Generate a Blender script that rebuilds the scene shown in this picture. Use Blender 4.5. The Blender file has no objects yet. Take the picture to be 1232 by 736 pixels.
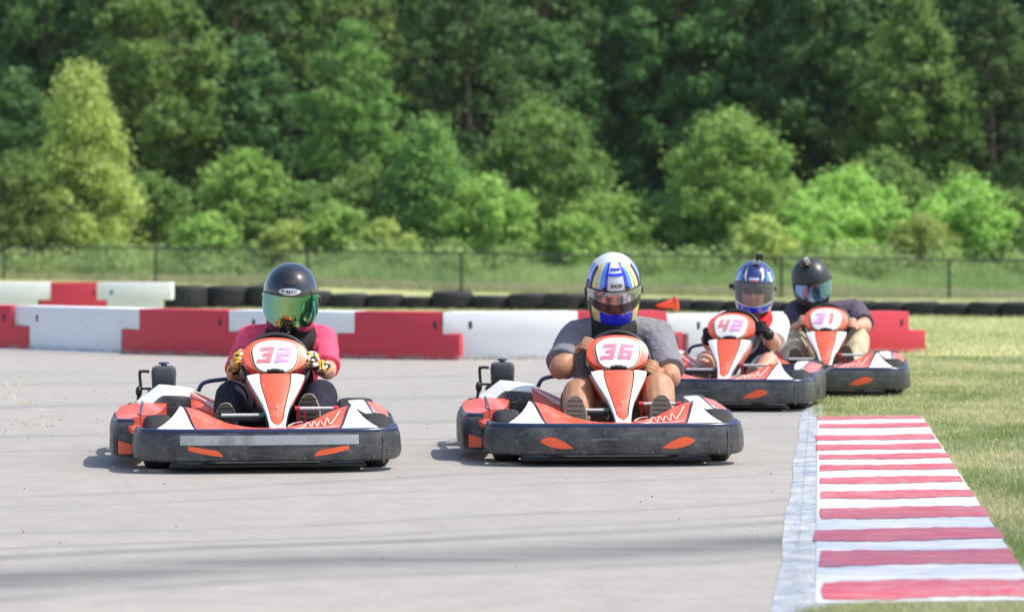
import bpy, bmesh, math, random
import numpy as np
from mathutils import Vector, Matrix, Euler
R = math.radians
random.seed(7)
rng = np.random.default_rng(7)
sc = bpy.context.scene
C = sc.collection

# ------------------------------------------------------------------ camera, world, sun, exposure
CAM_H = 1.12
FPX = 3400.0            # focal length in photograph pixels (1232 wide)
HOR = 288.0             # horizon row in the photograph
cd = bpy.data.cameras.new('camera'); cam = bpy.data.objects.new('camera', cd); C.objects.link(cam)
cd.sensor_fit = 'HORIZONTAL'; cd.sensor_width = 36.0; cd.lens = FPX/1232*36.0
cd.clip_start = 0.1; cd.clip_end = 3000
cam.location = (0, 0, CAM_H)
cam.rotation_euler = (R(90) - math.atan((368-HOR)/FPX), 0, 0)
cd.dof.use_dof = True; cd.dof.focus_distance = 13.9; cd.dof.aperture_fstop = 3.0
sc.camera = cam

SUN_AZ, SUN_EL = R(84), R(57)      # azimuth measured from "behind the camera" towards the right
sd = Vector((math.sin(SUN_AZ)*math.cos(SUN_EL), -math.cos(SUN_AZ)*math.cos(SUN_EL), math.sin(SUN_EL)))
w = bpy.data.worlds.new('World'); sc.world = w; w.use_nodes = True
wn = w.node_tree; wn.nodes.clear()
sky = wn.nodes.new('ShaderNodeTexSky'); sky.sky_type = 'NISHITA'; sky.sun_disc = False
sky.sun_elevation = SUN_EL; sky.sun_rotation = math.atan2(sd.x, sd.y)
sky.air_density = 1.0; sky.dust_density = 2.0; sky.ozone_density = 1.0
bg = wn.nodes.new('ShaderNodeBackground'); bg.inputs[1].default_value = 0.15
wo = wn.nodes.new('ShaderNodeOutputWorld')
wn.links.new(sky.outputs[0], bg.inputs[0]); wn.links.new(bg.outputs[0], wo.inputs[0])
sl = bpy.data.lights.new('sun', 'SUN'); sl.energy = 3.4; sl.angle = R(0.6); sl.color = (1.0, 0.94, 0.85)
so = bpy.data.objects.new('sun', sl); C.objects.link(so)
so.rotation_euler = (-sd).to_track_quat('-Z', 'Y').to_euler(); so.location = sd*50
vs = sc.view_settings; vs.view_transform = 'Standard'; vs.look = 'None'; vs.exposure = 0.62; vs.gamma = 1
sc.render.engine = 'CYCLES'

def at(px, py, D):
    return Vector(((px-616)/FPX*D, D, CAM_H-(py-HOR)/FPX*D))
def X_at(px, D): return (px-616)/FPX*D

# ------------------------------------------------------------------ materials
def lin(c):
    return tuple((v/12.92 if v <= 0.04045 else ((v+0.055)/1.055)**2.4) for v in c)
def mat(name, col, rough=0.5, metal=0.0, spec=0.5, coat=0.0):
    m = bpy.data.materials.new(name); m.use_nodes = True
    b = m.node_tree.nodes['Principled BSDF']
    b.inputs['Base Color'].default_value = (*col, 1); b.inputs['Roughness'].default_value = rough
    b.inputs['Metallic'].default_value = metal; b.inputs['Specular IOR Level'].default_value = spec
    b.inputs['Coat Weight'].default_value = coat; b.inputs['Coat Roughness'].default_value = 0.05
    return m
def nd(m, t): return m.node_tree.nodes.new(t)
def lk(m, a, b): m.node_tree.links.new(a, b)
def bsdf(m): return m.node_tree.nodes['Principled BSDF']
def coords(m, scale=(1, 1, 1), rot=(0, 0, 0), kind='Object'):
    tc = nd(m, 'ShaderNodeTexCoord'); mp = nd(m, 'ShaderNodeMapping')
    mp.inputs['Scale'].default_value = scale; mp.inputs['Rotation'].default_value = rot
    lk(m, tc.outputs[kind], mp.inputs['Vector']); return mp.outputs[0]
def noise(m, vec, scale, detail=4, rough=0.55, dist=0.0):
    n = nd(m, 'ShaderNodeTexNoise'); n.inputs['Scale'].default_value = scale
    n.inputs['Detail'].default_value = detail; n.inputs['Roughness'].default_value = rough
    n.inputs['Distortion'].default_value = dist
    if vec is not None: lk(m, vec, n.inputs['Vector'])
    return n.outputs['Fac']
def ramp(m, fac, stops):
    r = nd(m, 'ShaderNodeValToRGB'); e = r.color_ramp.elements
    while len(e) < len(stops): e.new(0.5)
    for i, (p, c) in enumerate(stops):
        e[i].position = p; e[i].color = (*c, 1) if len(c) == 3 else c
    lk(m, fac, r.inputs[0]); return r.outputs[0]
def mixc(m, fac, a, b, mode='MIX'):
    n = nd(m, 'ShaderNodeMix'); n.data_type = 'RGBA'; n.blend_type = mode
    for s, v in ((n.inputs[0], fac), (n.inputs[6], a), (n.inputs[7], b)):
        if isinstance(v, (int, float)): s.default_value = v
        elif isinstance(v, tuple): s.default_value = (*v, 1) if len(v) == 3 else v
        else: lk(m, v, s)
    return n.outputs[2]
def bump(m, h, strength=0.3, dist=0.01):
    b = nd(m, 'ShaderNodeBump'); b.inputs['Strength'].default_value = strength
    b.inputs['Distance'].default_value = dist; lk(m, h, b.inputs['Height'])
    lk(m, b.outputs[0], bsdf(m).inputs['Normal'])
def setc(m, o): lk(m, o, bsdf(m).inputs['Base Color'])
def worn(name, col, dirt, amt=0.5, rough=0.45, scale=9, coat=0.0, lo=0.5, hi=0.68):
    """a base colour with scuffs and dusty patches"""
    m = mat(name, col, rough, coat=coat)
    v = coords(m)
    n1 = noise(m, v, scale, 6, 0.65); n2 = noise(m, v, scale*7, 3, 0.6)
    f = ramp(m, n1, [(lo, (0, 0, 0)), (hi, (amt, amt, amt))])
    g = ramp(m, n2, [(0.58, (0, 0, 0)), (0.74, (amt, amt, amt))])
    c = mixc(m, f, col, dirt); c = mixc(m, g, c, tuple(min(1, d*1.15) for d in dirt))
    setc(m, c); bump(m, n2, 0.08, 0.003)
    return m

M = {}
M['bumper'] = worn('scuffed black plastic', (0.025, 0.027, 0.032), (0.17, 0.17, 0.165), 0.55, 0.42, 6, lo=0.42, hi=0.7)
def scratches(m, col):
    c0 = bsdf(m).inputs['Base Color'].links[0].from_socket
    n = noise(m, coords(m, (1.5, 3, 40)), 4.0, 5, 0.7, 0.5); b = noise(m, coords(m), 3.2, 3, 0.6)
    f = nd(m, 'ShaderNodeMath'); f.operation = 'MULTIPLY'
    lk(m, ramp(m, n, [(0.56, (0, 0, 0)), (0.66, (0.7, 0.7, 0.7))]), f.inputs[0]); lk(m, ramp(m, b, [(0.45, (0, 0, 0)), (0.6, (1, 1, 1))]), f.inputs[1])
    setc(m, mixc(m, f.outputs[0], c0, col))
scratches(M['bumper'], (0.28, 0.275, 0.265))
M['lip'] = mat('smooth blue black plastic edge', (0.018, 0.028, 0.075), 0.25)
M['red'] = worn('red orange kart plastic', (0.78, 0.10, 0.045), (0.62, 0.36, 0.3), 0.28, 0.35, 12, coat=0.3)
M['redpink'] = worn('faded red pod sticker', (0.74, 0.13, 0.10), (0.75, 0.5, 0.5), 0.45, 0.4, 14)
M['white'] = worn('white kart plastic', (0.78, 0.78, 0.75), (0.5, 0.48, 0.42), 0.35, 0.35, 12, coat=0.2)
M['orange_lens'] = mat('orange reflector', (0.85, 0.12, 0.04), 0.35)
M['tape'] = worn('grey tape', (0.36, 0.38, 0.39), (0.14, 0.14, 0.14), 0.6, 0.45, 9)
M['black'] = mat('black plastic', (0.02, 0.02, 0.022), 0.45)
M['tank'] = worn('dark grey tank plastic', (0.06, 0.065, 0.07), (0.2, 0.2, 0.19), 0.3, 0.5, 12)
M['rubber'] = worn('tyre rubber', (0.014, 0.015, 0.017), (0.055, 0.054, 0.052), 0.5, 0.75, 14)
M['steel'] = mat('brushed steel', (0.5, 0.5, 0.5), 0.35, 0.9)
M['metalw'] = mat('pale painted steel', (0.62, 0.62, 0.62), 0.4, 0.2)
M['tube'] = mat('dark blue painted tube', (0.025, 0.04, 0.10), 0.35)
M['redpaint'] = mat('red painted bracket', (0.6, 0.03, 0.04), 0.4)
M['greenpaint'] = mat('green grip', (0.03, 0.25, 0.12), 0.5)
M['plate'] = worn('white number plate', (0.82, 0.80, 0.78), (0.85, 0.62, 0.58), 0.3, 0.3, 14, coat=0.3)
M['platering'] = mat('peach edge line', (0.8, 0.36, 0.2), 0.4)
M['digit_red'] = worn('faded red numeral', (0.74, 0.22, 0.26), (0.8, 0.5, 0.52), 0.4, 0.4, 40)
M['digit_pink'] = worn('pink numeral', (0.80, 0.22, 0.33), (0.85, 0.45, 0.5), 0.4, 0.4, 40)
M['digit_purple'] = worn('violet pink numeral', (0.74, 0.32, 0.66), (0.8, 0.5, 0.75), 0.4, 0.4, 40)
M['script'] = mat('pale script lettering', (0.8, 0.55, 0.5), 0.5)

def skin_mat(name, col):
    m = mat(name, col, 0.5, spec=0.4); b = bsdf(m)
    b.inputs['Subsurface Weight'].default_value = 0.12; b.inputs['Subsurface Radius'].default_value = (0.012, 0.005, 0.003)
    n = noise(m, coords(m), 22, 4); setc(m, ramp(m, n, [(0.3, tuple(c*0.78 for c in col)), (0.7, tuple(min(1, c*1.15) for c in col))]))
    return m
def cloth(name, col, scale=16, var=0.25, rough=0.85):
    m = mat(name, col, rough, spec=0.2); v = coords(m)
    n = noise(m, v, scale, 5, 0.6, 0.6)
    setc(m, ramp(m, n, [(0.3, tuple(c*(1-var) for c in col)), (0.7, tuple(min(1, c*(1+var)) for c in col))]))
    bump(m, n, 0.55, 0.02)
    return m
M['skin_a'] = skin_mat('tanned skin', (0.44, 0.225, 0.135))
M['skin_b'] = skin_mat('light skin', (0.60, 0.33, 0.23))
M['pink'] = cloth('hot pink jersey', (0.82, 0.085, 0.165))
M['leggings'] = cloth('black leggings', (0.022, 0.022, 0.035), var=0.3)
M['grey_tee'] = cloth('heather grey t-shirt', (0.20, 0.195, 0.215), var=0.10)
M['khaki_shorts'] = cloth('brown khaki shorts', (0.17, 0.13, 0.09))
M['white_tee'] = cloth('white t-shirt', (0.78, 0.78, 0.82), var=0.08)
M['red_tee'] = cloth('red shirt yoke', (0.7, 0.05, 0.06))
M['plum_tee'] = cloth('dark plum t-shirt', (0.10, 0.08, 0.11))
M['khaki'] = cloth('khaki trousers', (0.46, 0.41, 0.28))
M['vest'] = cloth('black rib vest', (0.02, 0.02, 0.024))
M['collar'] = cloth('black foam neck collar', (0.022, 0.022, 0.02))
M['collar_red'] = cloth('red foam neck collar', (0.72, 0.03, 0.035))
M['sole'] = worn('brown grey shoe sole', (0.14, 0.125, 0.095), (0.2, 0.18, 0.14), 0.5, 0.8, 25)
M['sole_dark'] = worn('dark shoe sole', (0.05, 0.042, 0.032), (0.12, 0.10, 0.075), 0.5, 0.8, 30)
M['sole_edge'] = mat('pale shoe edge', (0.34, 0.29, 0.24), 0.7)
M['shoe'] = cloth('dark canvas shoe', (0.05, 0.045, 0.05))
M['glove_black'] = cloth('black kart glove', (0.02, 0.02, 0.025), var=0.5)
def glove_multi():
    m = mat('patterned racing glove', (1, 1, 1), 0.7)
    v = nd(m, 'ShaderNodeTexVoronoi'); v.inputs['Scale'].default_value = 62
    lk(m, coords(m), v.inputs['Vector'])
    s = nd(m, 'ShaderNodeSeparateColor'); lk(m, v.outputs['Color'], s.inputs[0])
    r = nd(m, 'ShaderNodeValToRGB'); r.color_ramp.interpolation = 'CONSTANT'; e = r.color_ramp.elements
    cols = [(0.0, (0.02, 0.02, 0.02)), (0.25, (0.8, 0.45, 0.03)), (0.48, (0.8, 0.78, 0.7)), (0.7, (0.7, 0.16, 0.03)), (0.88, (0.05, 0.05, 0.05))]
    while len(e) < 5: e.new(0.5)
    for i, (p, c) in enumerate(cols): e[i].position = p; e[i].color = (*c, 1)
    lk(m, s.outputs[0], r.inputs[0]); setc(m, r.outputs[0]); return m
M['glove_multi'] = glove_multi()
M['h_black'] = mat('gloss black helmet shell', (0.008, 0.009, 0.013), 0.12, coat=1.0)
M['h_matte'] = mat('matte black helmet shell', (0.03, 0.032, 0.034), 0.4)
M['h_white'] = mat('white helmet shell', (0.62, 0.65, 0.67), 0.15, coat=1.0)
M['h_blue'] = mat('royal blue helmet paint', (0.015, 0.025, 0.72), 0.15, coat=1.0)
M['h_navy'] = mat('navy helmet shell', (0.02, 0.035, 0.16), 0.15, coat=1.0)
M['h_sky'] = mat('light blue helmet paint', (0.08, 0.3, 0.75), 0.15, coat=1.0)
M['h_yellow'] = mat('pale gold helmet paint', (0.72, 0.60, 0.22), 0.15, coat=1.0)
M['h_trim'] = mat('black rubber trim', (0.015, 0.015, 0.015), 0.5)
M['h_red'] = mat('red helmet paint', (0.6, 0.03, 0.03), 0.2, coat=1.0)
M['visor_green'] = mat('green mirrored visor', (0.05, 0.55, 0.30), 0.09, 0.95)
def grad_visor():
    m = M['visor_green']; v = coords(m)
    s = nd(m, 'ShaderNodeSeparateXYZ'); lk(m, v, s.inputs[0])
    mr = nd(m, 'ShaderNodeMapRange'); mr.inputs[1].default_value = -0.13; mr.inputs[2].default_value = 0.13
    lk(m, s.outputs[0], mr.inputs[0])
    setc(m, ramp(m, mr.outputs[0], [(0.0, (0.12, 0.44, 0.46)), (0.42, (0.34, 0.50, 0.22)), (0.75, (0.09, 0.32, 0.11)), (1.0, (0.05, 0.36, 0.26))]))
grad_visor()
M['visor_silver'] = mat('silver smoked visor', (0.42, 0.45, 0.50), 0.16, 0.9)
M['visor_blue'] = mat('blue mirrored visor', (0.20, 0.42, 0.75), 0.1, 0.9)
def glassy():
    m = mat('clear smoked visor', (0.30, 0.32, 0.33), 0.04); b = bsdf(m)
    b.inputs['Alpha'].default_value = 0.33; b.inputs['Coat Weight'].default_value = 1.0
    return m
M['visor_clear'] = glassy()
M['visor_dark'] = mat('shaded smoked visor', (0.045, 0.035, 0.035), 0.15)
M['camera_grey'] = mat('light grey camera case', (0.5, 0.5, 0.5), 0.4)
M['camera_black'] = mat('black camera case', (0.015, 0.015, 0.015), 0.3)

def paint_block(name, col, dirt):
    m = mat(name, col, 0.5); v = coords(m)
    n1 = noise(m, v, 2.3, 6, 0.65); n2 = noise(m, v, 14, 4, 0.7)
    g = nd(m, 'ShaderNodeSeparateXYZ'); tc = nd(m, 'ShaderNodeTexCoord'); lk(m, tc.outputs['Object'], g.inputs[0])
    f = ramp(m, n1, [(0.42, (0, 0, 0)), (0.75, (0.4, 0.4, 0.4))])
    c = mixc(m, f, col, dirt)
    k = ramp(m, n2, [(0.66, (0, 0, 0)), (0.72, (0.55, 0.55, 0.55))])
    c = mixc(m, k, c, (0.25, 0.24, 0.22))
    sf = noise(m, coords(m, (1.2, 1, 9)), 3.1, 6, 0.7, 0.3)
    c = mixc(m, ramp(m, sf, [(0.60, (0, 0, 0)), (0.70, (0.45, 0.45, 0.45))]), c, (0.16, 0.16, 0.165))
    # flaked paint along the foot of the block (wear with a shape of its own)
    zf = nd(m, 'ShaderNodeMapRange'); zf.inputs[1].default_value = 0.06; zf.inputs[2].default_value = 0.0
    lk(m, g.outputs[2], zf.inputs[0])
    mu = nd(m, 'ShaderNodeMath'); mu.operation = 'MULTIPLY'; lk(m, zf.outputs[0], mu.inputs[0])
    lk(m, ramp(m, n2, [(0.42, (0, 0, 0)), (0.52, (1, 1, 1))]), mu.inputs[1])
    c = mixc(m, mu.outputs[0], c, (0.42, 0.38, 0.34))
    setc(m, c); bump(m, n2, 0.15, 0.01); return m
M['b_red'] = paint_block('red barrier paint', (0.56, 0.03, 0.055), (0.40, 0.06, 0.07))
M['b_white'] = paint_block('white barrier paint', (0.74, 0.76, 0.77), (0.60, 0.585, 0.56))
M['cone'] = mat('orange cone plastic', (0.85, 0.09, 0.02), 0.5)
M['fence'] = mat('black fence coating', (0.02, 0.028, 0.024), 0.6)

def asphalt():
    m = mat('light worn asphalt', (0.3, 0.28, 0.26), 0.85)
    v = coords(m); fine = noise(m, v, 120, 3, 0.7); mid = noise(m, v, 5, 6, 0.6); big = noise(m, v, 0.35, 4, 0.6)
    c = ramp(m, mid, [(0.3, (0.280, 0.262, 0.236)), (0.7, (0.342, 0.321, 0.292))])
    c = mixc(m, ramp(m, big, [(0.45, (0, 0, 0)), (0.7, (0.5, 0.5, 0.5))]), c, (0.255, 0.243, 0.228))
    c = mixc(m, ramp(m, fine, [(0.62, (0, 0, 0)), (0.7, (0.45, 0.45, 0.45))]), c, (0.16, 0.15, 0.145))
    c = mixc(m, ramp(m, noise(m, v, 60, 2, 0.6), [(0.64, (0, 0, 0)), (0.7, (0.45, 0.45, 0.45))]), c, (0.55, 0.53, 0.50))
    # rubbered-in racing line: broad soft dark streaks that run across the view
    vs_ = coords(m, (0.16, 1.6, 1), (0, 0, R(-22)))
    st = noise(m, vs_, 1.3, 6, 0.7, 0.3)
    sx = nd(m, 'ShaderNodeSeparateXYZ'); tc = nd(m, 'ShaderNodeTexCoord'); lk(m, tc.outputs['Object'], sx.inputs[0])
    # y - 0.11*x band
    ma = nd(m, 'ShaderNodeMath'); ma.operation = 'MULTIPLY_ADD'; ma.inputs[1].default_value = -0.46
    wv = nd(m, 'ShaderNodeMath'); wv.operation = 'MULTIPLY_ADD'; wv.inputs[1].default_value = 1.3
    lk(m, noise(m, coords(m, (0.35, 0.35, 1)), 0.9, 2, 0.5), wv.inputs[0]); lk(m, sx.outputs[1], wv.inputs[2])
    lk(m, sx.outputs[0], ma.inputs[0]); lk(m, wv.outputs[0], ma.inputs[2])
    def band(c0, w, s):
        a = nd(m, 'ShaderNodeMath'); a.operation = 'SUBTRACT'; lk(m, ma.outputs[0], a.inputs[0]); a.inputs[1].default_value = c0
        b = nd(m, 'ShaderNodeMath'); b.operation = 'ABSOLUTE'; lk(m, a.outputs[0], b.inputs[0])
        r_ = nd(m, 'ShaderNodeMapRange'); r_.interpolation_type = 'SMOOTHSTEP'
        r_.inputs[1].default_value = w; r_.inputs[2].default_value = 0; r_.inputs[4].default_value = s
        lk(m, b.outputs[0], r_.inputs[0]); return r_.outputs[0]
    tot = band(10.62, 0.55, 1.0)
    for c0, w_, s_ in ((11.25, 0.16, 0.6), (11.55, 0.07, 0.4), (10.15, 0.14, 0.4), (12.1, 0.10, 0.3), (13.4, 0.05, 0.3), (14.0, 0.12, 0.25), (16.6, 0.06, 0.5), (18.0, 0.2, 0.35), (21.0, 0.4, 0.35), (24.0, 0.3, 0.3)):
        ad = nd(m, 'ShaderNodeMath'); ad.operation = 'ADD'; ad.use_clamp = True
        lk(m, tot, ad.inputs[0]); lk(m, band(c0, w_, s_), ad.inputs[1]); tot = ad.outputs[0]
    mm = nd(m, 'ShaderNodeMath'); mm.operation = 'MULTIPLY'; lk(m, tot, mm.inputs[0])
    lk(m, ramp(m, st, [(0.30, (0.2, 0.2, 0.2)), (0.56, (0.95, 0.95, 0.95))]), mm.inputs[1])
    c = mixc(m, mm.outputs[0], c, (0.10, 0.10, 0.108))
    setc(m, c); bump(m, fine, 0.25, 0.004); return m
M['asphalt'] = asphalt()
def concrete():
    m = mat('rubber-marked blue grey concrete', (0.4, 0.43, 0.46), 0.8)
    v = coords(m); n = noise(m, v, 6, 6, 0.7); s = noise(m, coords(m, (5, 0.5, 1)), 6, 5, 0.7, 1.2)
    c = ramp(m, n, [(0.36, (0.20, 0.24, 0.29)), (0.62, (0.44, 0.46, 0.465))])
    c = mixc(m, ramp(m, s, [(0.52, (0, 0, 0)), (0.62, (0.5, 0.5, 0.5))]), c, (0.17, 0.21, 0.27))
    setc(m, c); bump(m, n, 0.2, 0.004); return m
M['concrete'] = concrete()
def stripe(name, col, wear, tint):
    m = mat(name, col, 0.6); v = coords(m)
    n = noise(m, coords(m, (2.2, 6, 1)), 2.6, 8, 0.78); s = noise(m, coords(m, (0.7, 6, 1)), 3.5, 6, 0.75, 0.4)
    c = mixc(m, ramp(m, n, [(0.44, (0, 0, 0)), (0.68, (0.7, 0.7, 0.7))]), col, wear)
    hp = noise(m, coords(m, (1.0, 2.2, 1)), 26, 5, 0.75, 0.3); pt = noise(m, v, 1.6, 3, 0.6)
    ck = nd(m, 'ShaderNodeMath'); ck.operation = 'MULTIPLY'; lk(m, ramp(m, hp, [(0.54, (0, 0, 0)), (0.6, (0.85, 0.85, 0.85))]), ck.inputs[0]); lk(m, ramp(m, pt, [(0.42, (0.1, 0.1, 0.1)), (0.6, (1, 1, 1))]), ck.inputs[1])
    c = mixc(m, ck.outputs[0], c, (0.40, 0.37, 0.36))
    # tyre rubber left on the part of the kerb the karts climb
    sx = nd(m, 'ShaderNodeSeparateXYZ'); tc = nd(m, 'ShaderNodeTexCoord'); lk(m, tc.outputs['Object'], sx.inputs[0])
    def mr(o, a, b):
        r_ = nd(m, 'ShaderNodeMapRange'); r_.interpolation_type = 'SMOOTHSTEP'; r_.inputs[1].default_value = a; r_.inputs[2].default_value = b
        lk(m, o, r_.inputs[0]); return r_.outputs[0]
    ml = nd(m, 'ShaderNodeMath'); ml.operation = 'MULTIPLY'; lk(m, mr(sx.outputs[1], 12.6, 10.6), ml.inputs[0]); lk(m, mr(sx.outputs[1], 8.6, 9.5), ml.inputs[1])
    m2 = nd(m, 'ShaderNodeMath'); m2.operation = 'MULTIPLY'; lk(m, ml.outputs[0], m2.inputs[0])
    lk(m, ramp(m, s, [(0.36, (0.08, 0.08, 0.08)), (0.60, (0.9, 0.9, 0.9))]), m2.inputs[1])
    c = mixc(m, m2.outputs[0], c, tint); setc(m, c); bump(m, n, 0.15, 0.003); return m
M['k_red'] = stripe('red kerb paint', (0.46, 0.04, 0.07), (0.58, 0.32, 0.32), (0.15, 0.05, 0.10))
M['k_white'] = stripe('white kerb paint', (0.60, 0.62, 0.64), (0.40, 0.40, 0.39), (0.20, 0.25, 0.36))
def ground_grass():
    m = mat('mown grass ground', (0.12, 0.15, 0.05), 0.95, spec=0.1); v = coords(m)
    a = noise(m, v, 0.5, 6, 0.65); b = noise(m, v, 9, 5, 0.7); d = noise(m, v, 2.2, 5, 0.7, 0.5)
    c = ramp(m, b, [(0.3, (0.18, 0.25, 0.07)), (0.7, (0.36, 0.41, 0.15))])
    c = mixc(m, ramp(m, a, [(0.4, (0, 0, 0)), (0.65, (0.8, 0.8, 0.8))]), c, (0.52, 0.48, 0.26))
    c = mixc(m, ramp(m, d, [(0.5, (0, 0, 0)), (0.7, (0.6, 0.6, 0.6))]), c, (0.48, 0.45, 0.24))
    setc(m, c); bump(m, b, 0.6, 0.03); return m
M['ground'] = ground_grass()
def leafmat(name, a, b, trans=0.35, hue=0.015):
    m = bpy.data.materials.new(name); m.use_nodes = True; t = m.node_tree; t.nodes.clear()
    out = t.nodes.new('ShaderNodeOutputMaterial'); mx = t.nodes.new('ShaderNodeMixShader'); mx.inputs[0].default_value = trans
    df = t.nodes.new('ShaderNodeBsdfPrincipled'); df.inputs['Roughness'].default_value = 0.55; df.inputs['Specular IOR Level'].default_value = 0.3
    tr = t.nodes.new('ShaderNodeBsdfTranslucent')
    at_ = t.nodes.new('ShaderNodeAttribute'); at_.attribute_name = 'tone'
    rp = t.nodes.new('ShaderNodeValToRGB'); e = rp.color_ramp.elements
    e[0].color = (*a, 1); e[1].color = (*b, 1)
    oi = t.nodes.new('ShaderNodeObjectInfo'); hs = t.nodes.new('ShaderNodeHueSaturation')
    mr = t.nodes.new('ShaderNodeMapRange'); mr.inputs[3].default_value = 0.5-hue; mr.inputs[4].default_value = 0.5+hue*0.6
    mv = t.nodes.new('ShaderNodeMapRange'); mv.inputs[3].default_value = 0.8; mv.inputs[4].default_value = 1.2
    t.links.new(at_.outputs['Fac'], rp.inputs[0]); t.links.new(oi.outputs['Random'], mr.inputs[0]); t.links.new(oi.outputs['Random'], mv.inputs[0])
    t.links.new(mr.outputs[0], hs.inputs['Hue']); t.links.new(mv.outputs[0], hs.inputs['Value']); t.links.new(rp.outputs[0], hs.inputs['Color'])
    t.links.new(hs.outputs[0], df.inputs['Base Color']); t.links.new(hs.outputs[0], tr.inputs['Color'])
    t.links.new(df.outputs[0], mx.inputs[1]); t.links.new(tr.outputs[0], mx.inputs[2]); t.links.new(mx.outputs[0], out.inputs[0])
    return m
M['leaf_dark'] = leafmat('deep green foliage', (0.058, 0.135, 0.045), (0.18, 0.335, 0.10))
M['leaf_mid'] = leafmat('mid green foliage', (0.105, 0.22, 0.055), (0.31, 0.49, 0.13), 0.4, 0.02)
M['leaf_bright'] = leafmat('bright young foliage', (0.24, 0.44, 0.09), (0.50, 0.72, 0.20), 0.4, 0.0)
M['leaf_gold'] = leafmat('yellow green foliage', (0.30, 0.42, 0.09), (0.58, 0.68, 0.22), 0.4, 0.0)
M['weed'] = leafmat('tall weeds', (0.30, 0.48, 0.15), (0.62, 0.74, 0.32), 0.4, 0.0)
M['straw'] = leafmat('dry pale grass', (0.32, 0.40, 0.16), (0.58, 0.58, 0.34), 0.35, 0.0)
M['blade'] = leafmat('grass blades', (0.27, 0.37, 0.12), (0.80, 0.74, 0.46), 0.3, 0.0)
M['bark'] = cloth('grey brown bark', (0.13, 0.10, 0.08), 6, 0.35)

# ------------------------------------------------------------------ mesh helpers
class MB:
    def __init__(s): s.v = []; s.f = []
    def add(s, v, f):
        o = len(s.v); s.v += [tuple(p) for p in v]; s.f += [tuple(i+o for i in q) for q in f]; return s
    def grid(s, rows, close_u=False, close_v=False, flip=False):
        n = len(rows); m_ = len(rows[0]); o = len(s.v)
        for r_ in rows: s.v += [tuple(p) for p in r_]
        for i in range(n if close_v else n-1):
            for j in range(m_ if close_u else m_-1):
                q = (o+i*m_+j, o+i*m_+(j+1) % m_, o+((i+1) % n)*m_+(j+1) % m_, o+((i+1) % n)*m_+j)
                s.f.append(q[::-1] if flip else q)
        return s
    def cap(s, ring): 
        o = len(s.v); s.v += [tuple(p) for p in ring]; s.f.append(tuple(range(o, o+len(ring)))); return s
    def tube(s, pts, rad, n=10, cap=True, closed=False, sq=None):
        pts = [Vector(p) for p in pts]; k = len(pts)
        if not hasattr(rad, '__len__'): rad = [rad]*k
        rows = []; up = None
        for i in range(k):
            if closed: t = pts[(i+1) % k]-pts[i-1]
            else: t = pts[min(i+1, k-1)]-pts[max(i-1, 0)]
            t.normalize()
            if up is None: up = Vector((0, 0, 1)) if abs(t.z) < 0.9 else Vector((0, 1, 0))
            a = up-t*up.dot(t)
            if a.length < 1e-4: a = t.orthogonal()
            a.normalize(); b = t.cross(a); up = a
            rows.append([pts[i]+(a*math.cos(2*math.pi*j/n)+b*math.sin(2*math.pi*j/n))*rad[i] for j in range(n)])
        s.grid(rows, close_u=True, close_v=closed)
        if cap and not closed: s.cap(rows[0]); s.cap(rows[-1][::-1])
        return s
    def box(s, c, d, bev=0.0, rot=None):
        bm = bmesh.new(); bmesh.ops.create_cube(bm, size=1)
        for v in bm.verts: v.co = Vector((v.co.x*d[0], v.co.y*d[1], v.co.z*d[2]))
        if bev: bmesh.ops.bevel(bm, geom=bm.edges[:]+bm.verts[:], offset=bev, segments=2, affect='EDGES', profile=0.5)
        m_ = rot.to_matrix() if rot is not None else Matrix.Identity(3)
        o = len(s.v); bm.verts.ensure_lookup_table()
        for v in bm.verts: s.v.append(tuple(m_ @ v.co+Vector(c)))
        for f in bm.faces: s.f.append(tuple(v.index+o for v in f.verts))
        bm.free(); return s
    def ell(s, c, r, rot=None, n=16, k=10, zr=(-90, 90)):
        m_ = rot.to_matrix() if rot is not None else Matrix.Identity(3); rows = []
        for i in range(k+1):
            e = R(zr[0]+(zr[1]-zr[0])*i/k)
            rows.append([m_ @ Vector((r[0]*math.cos(e)*math.cos(2*math.pi*j/n), r[1]*math.cos(e)*math.sin(2*math.pi*j/n), r[2]*math.sin(e)))+Vector(c) for j in range(n)])
        s.grid(rows, close_u=True); return s
    def extrude(s, poly, d):
        """poly: list of 3D points (one planar outline), d: offset vector, closed solid"""
        p = [Vector(q) for q in poly]; d = Vector(d); n = len(p)
        s.cap(p); s.cap([q+d for q in reversed(p)])
        s.grid([p, [q+d for q in p]], close_u=True, flip=True); return s
    def build(s, name, m, parent=None, smooth=True, off=None, auto=True):
        me = bpy.data.meshes.new(name)
        v = s.v if off is None else [(p[0]+off[0], p[1]+off[1], p[2]+off[2]) for p in s.v]
        me.from_pydata(v, [], s.f); me.validate()
        bm = bmesh.new(); bm.from_mesh(me)
        bmesh.ops.remove_doubles(bm, verts=bm.verts, dist=0.00005)
        bmesh.ops.recalc_face_normals(bm, faces=bm.faces)
        if smooth:
            for f in bm.faces: f.smooth = True
            for e in bm.edges:
                if len(e.link_faces) == 2 and e.calc_face_angle(0) > R(38): e.smooth = False
        bm.to_mesh(me); bm.free()
        me.materials.append(m)
        o = bpy.data.objects.new(name, me); C.objects.link(o)
        if parent: o.parent = parent
        return o
def tag(o, label=None, cat=None, group=None, kind=None):
    if label: o['label'] = label
    if cat: o['category'] = cat
    if group: o['group'] = group
    if kind: o['kind'] = kind
    return o
def empty(name, loc=(0, 0, 0), rz=0.0):
    o = bpy.data.objects.new(name, None); C.objects.link(o); o.location = loc; o.rotation_euler = (0, 0, rz)
    o.empty_display_size = 0.2; return o
def copy_tree(o, parent=None):
    c = o.copy(); C.objects.link(c); c.parent = parent
    for ch in list(o.children): copy_tree(ch, c)
    return c
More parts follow.
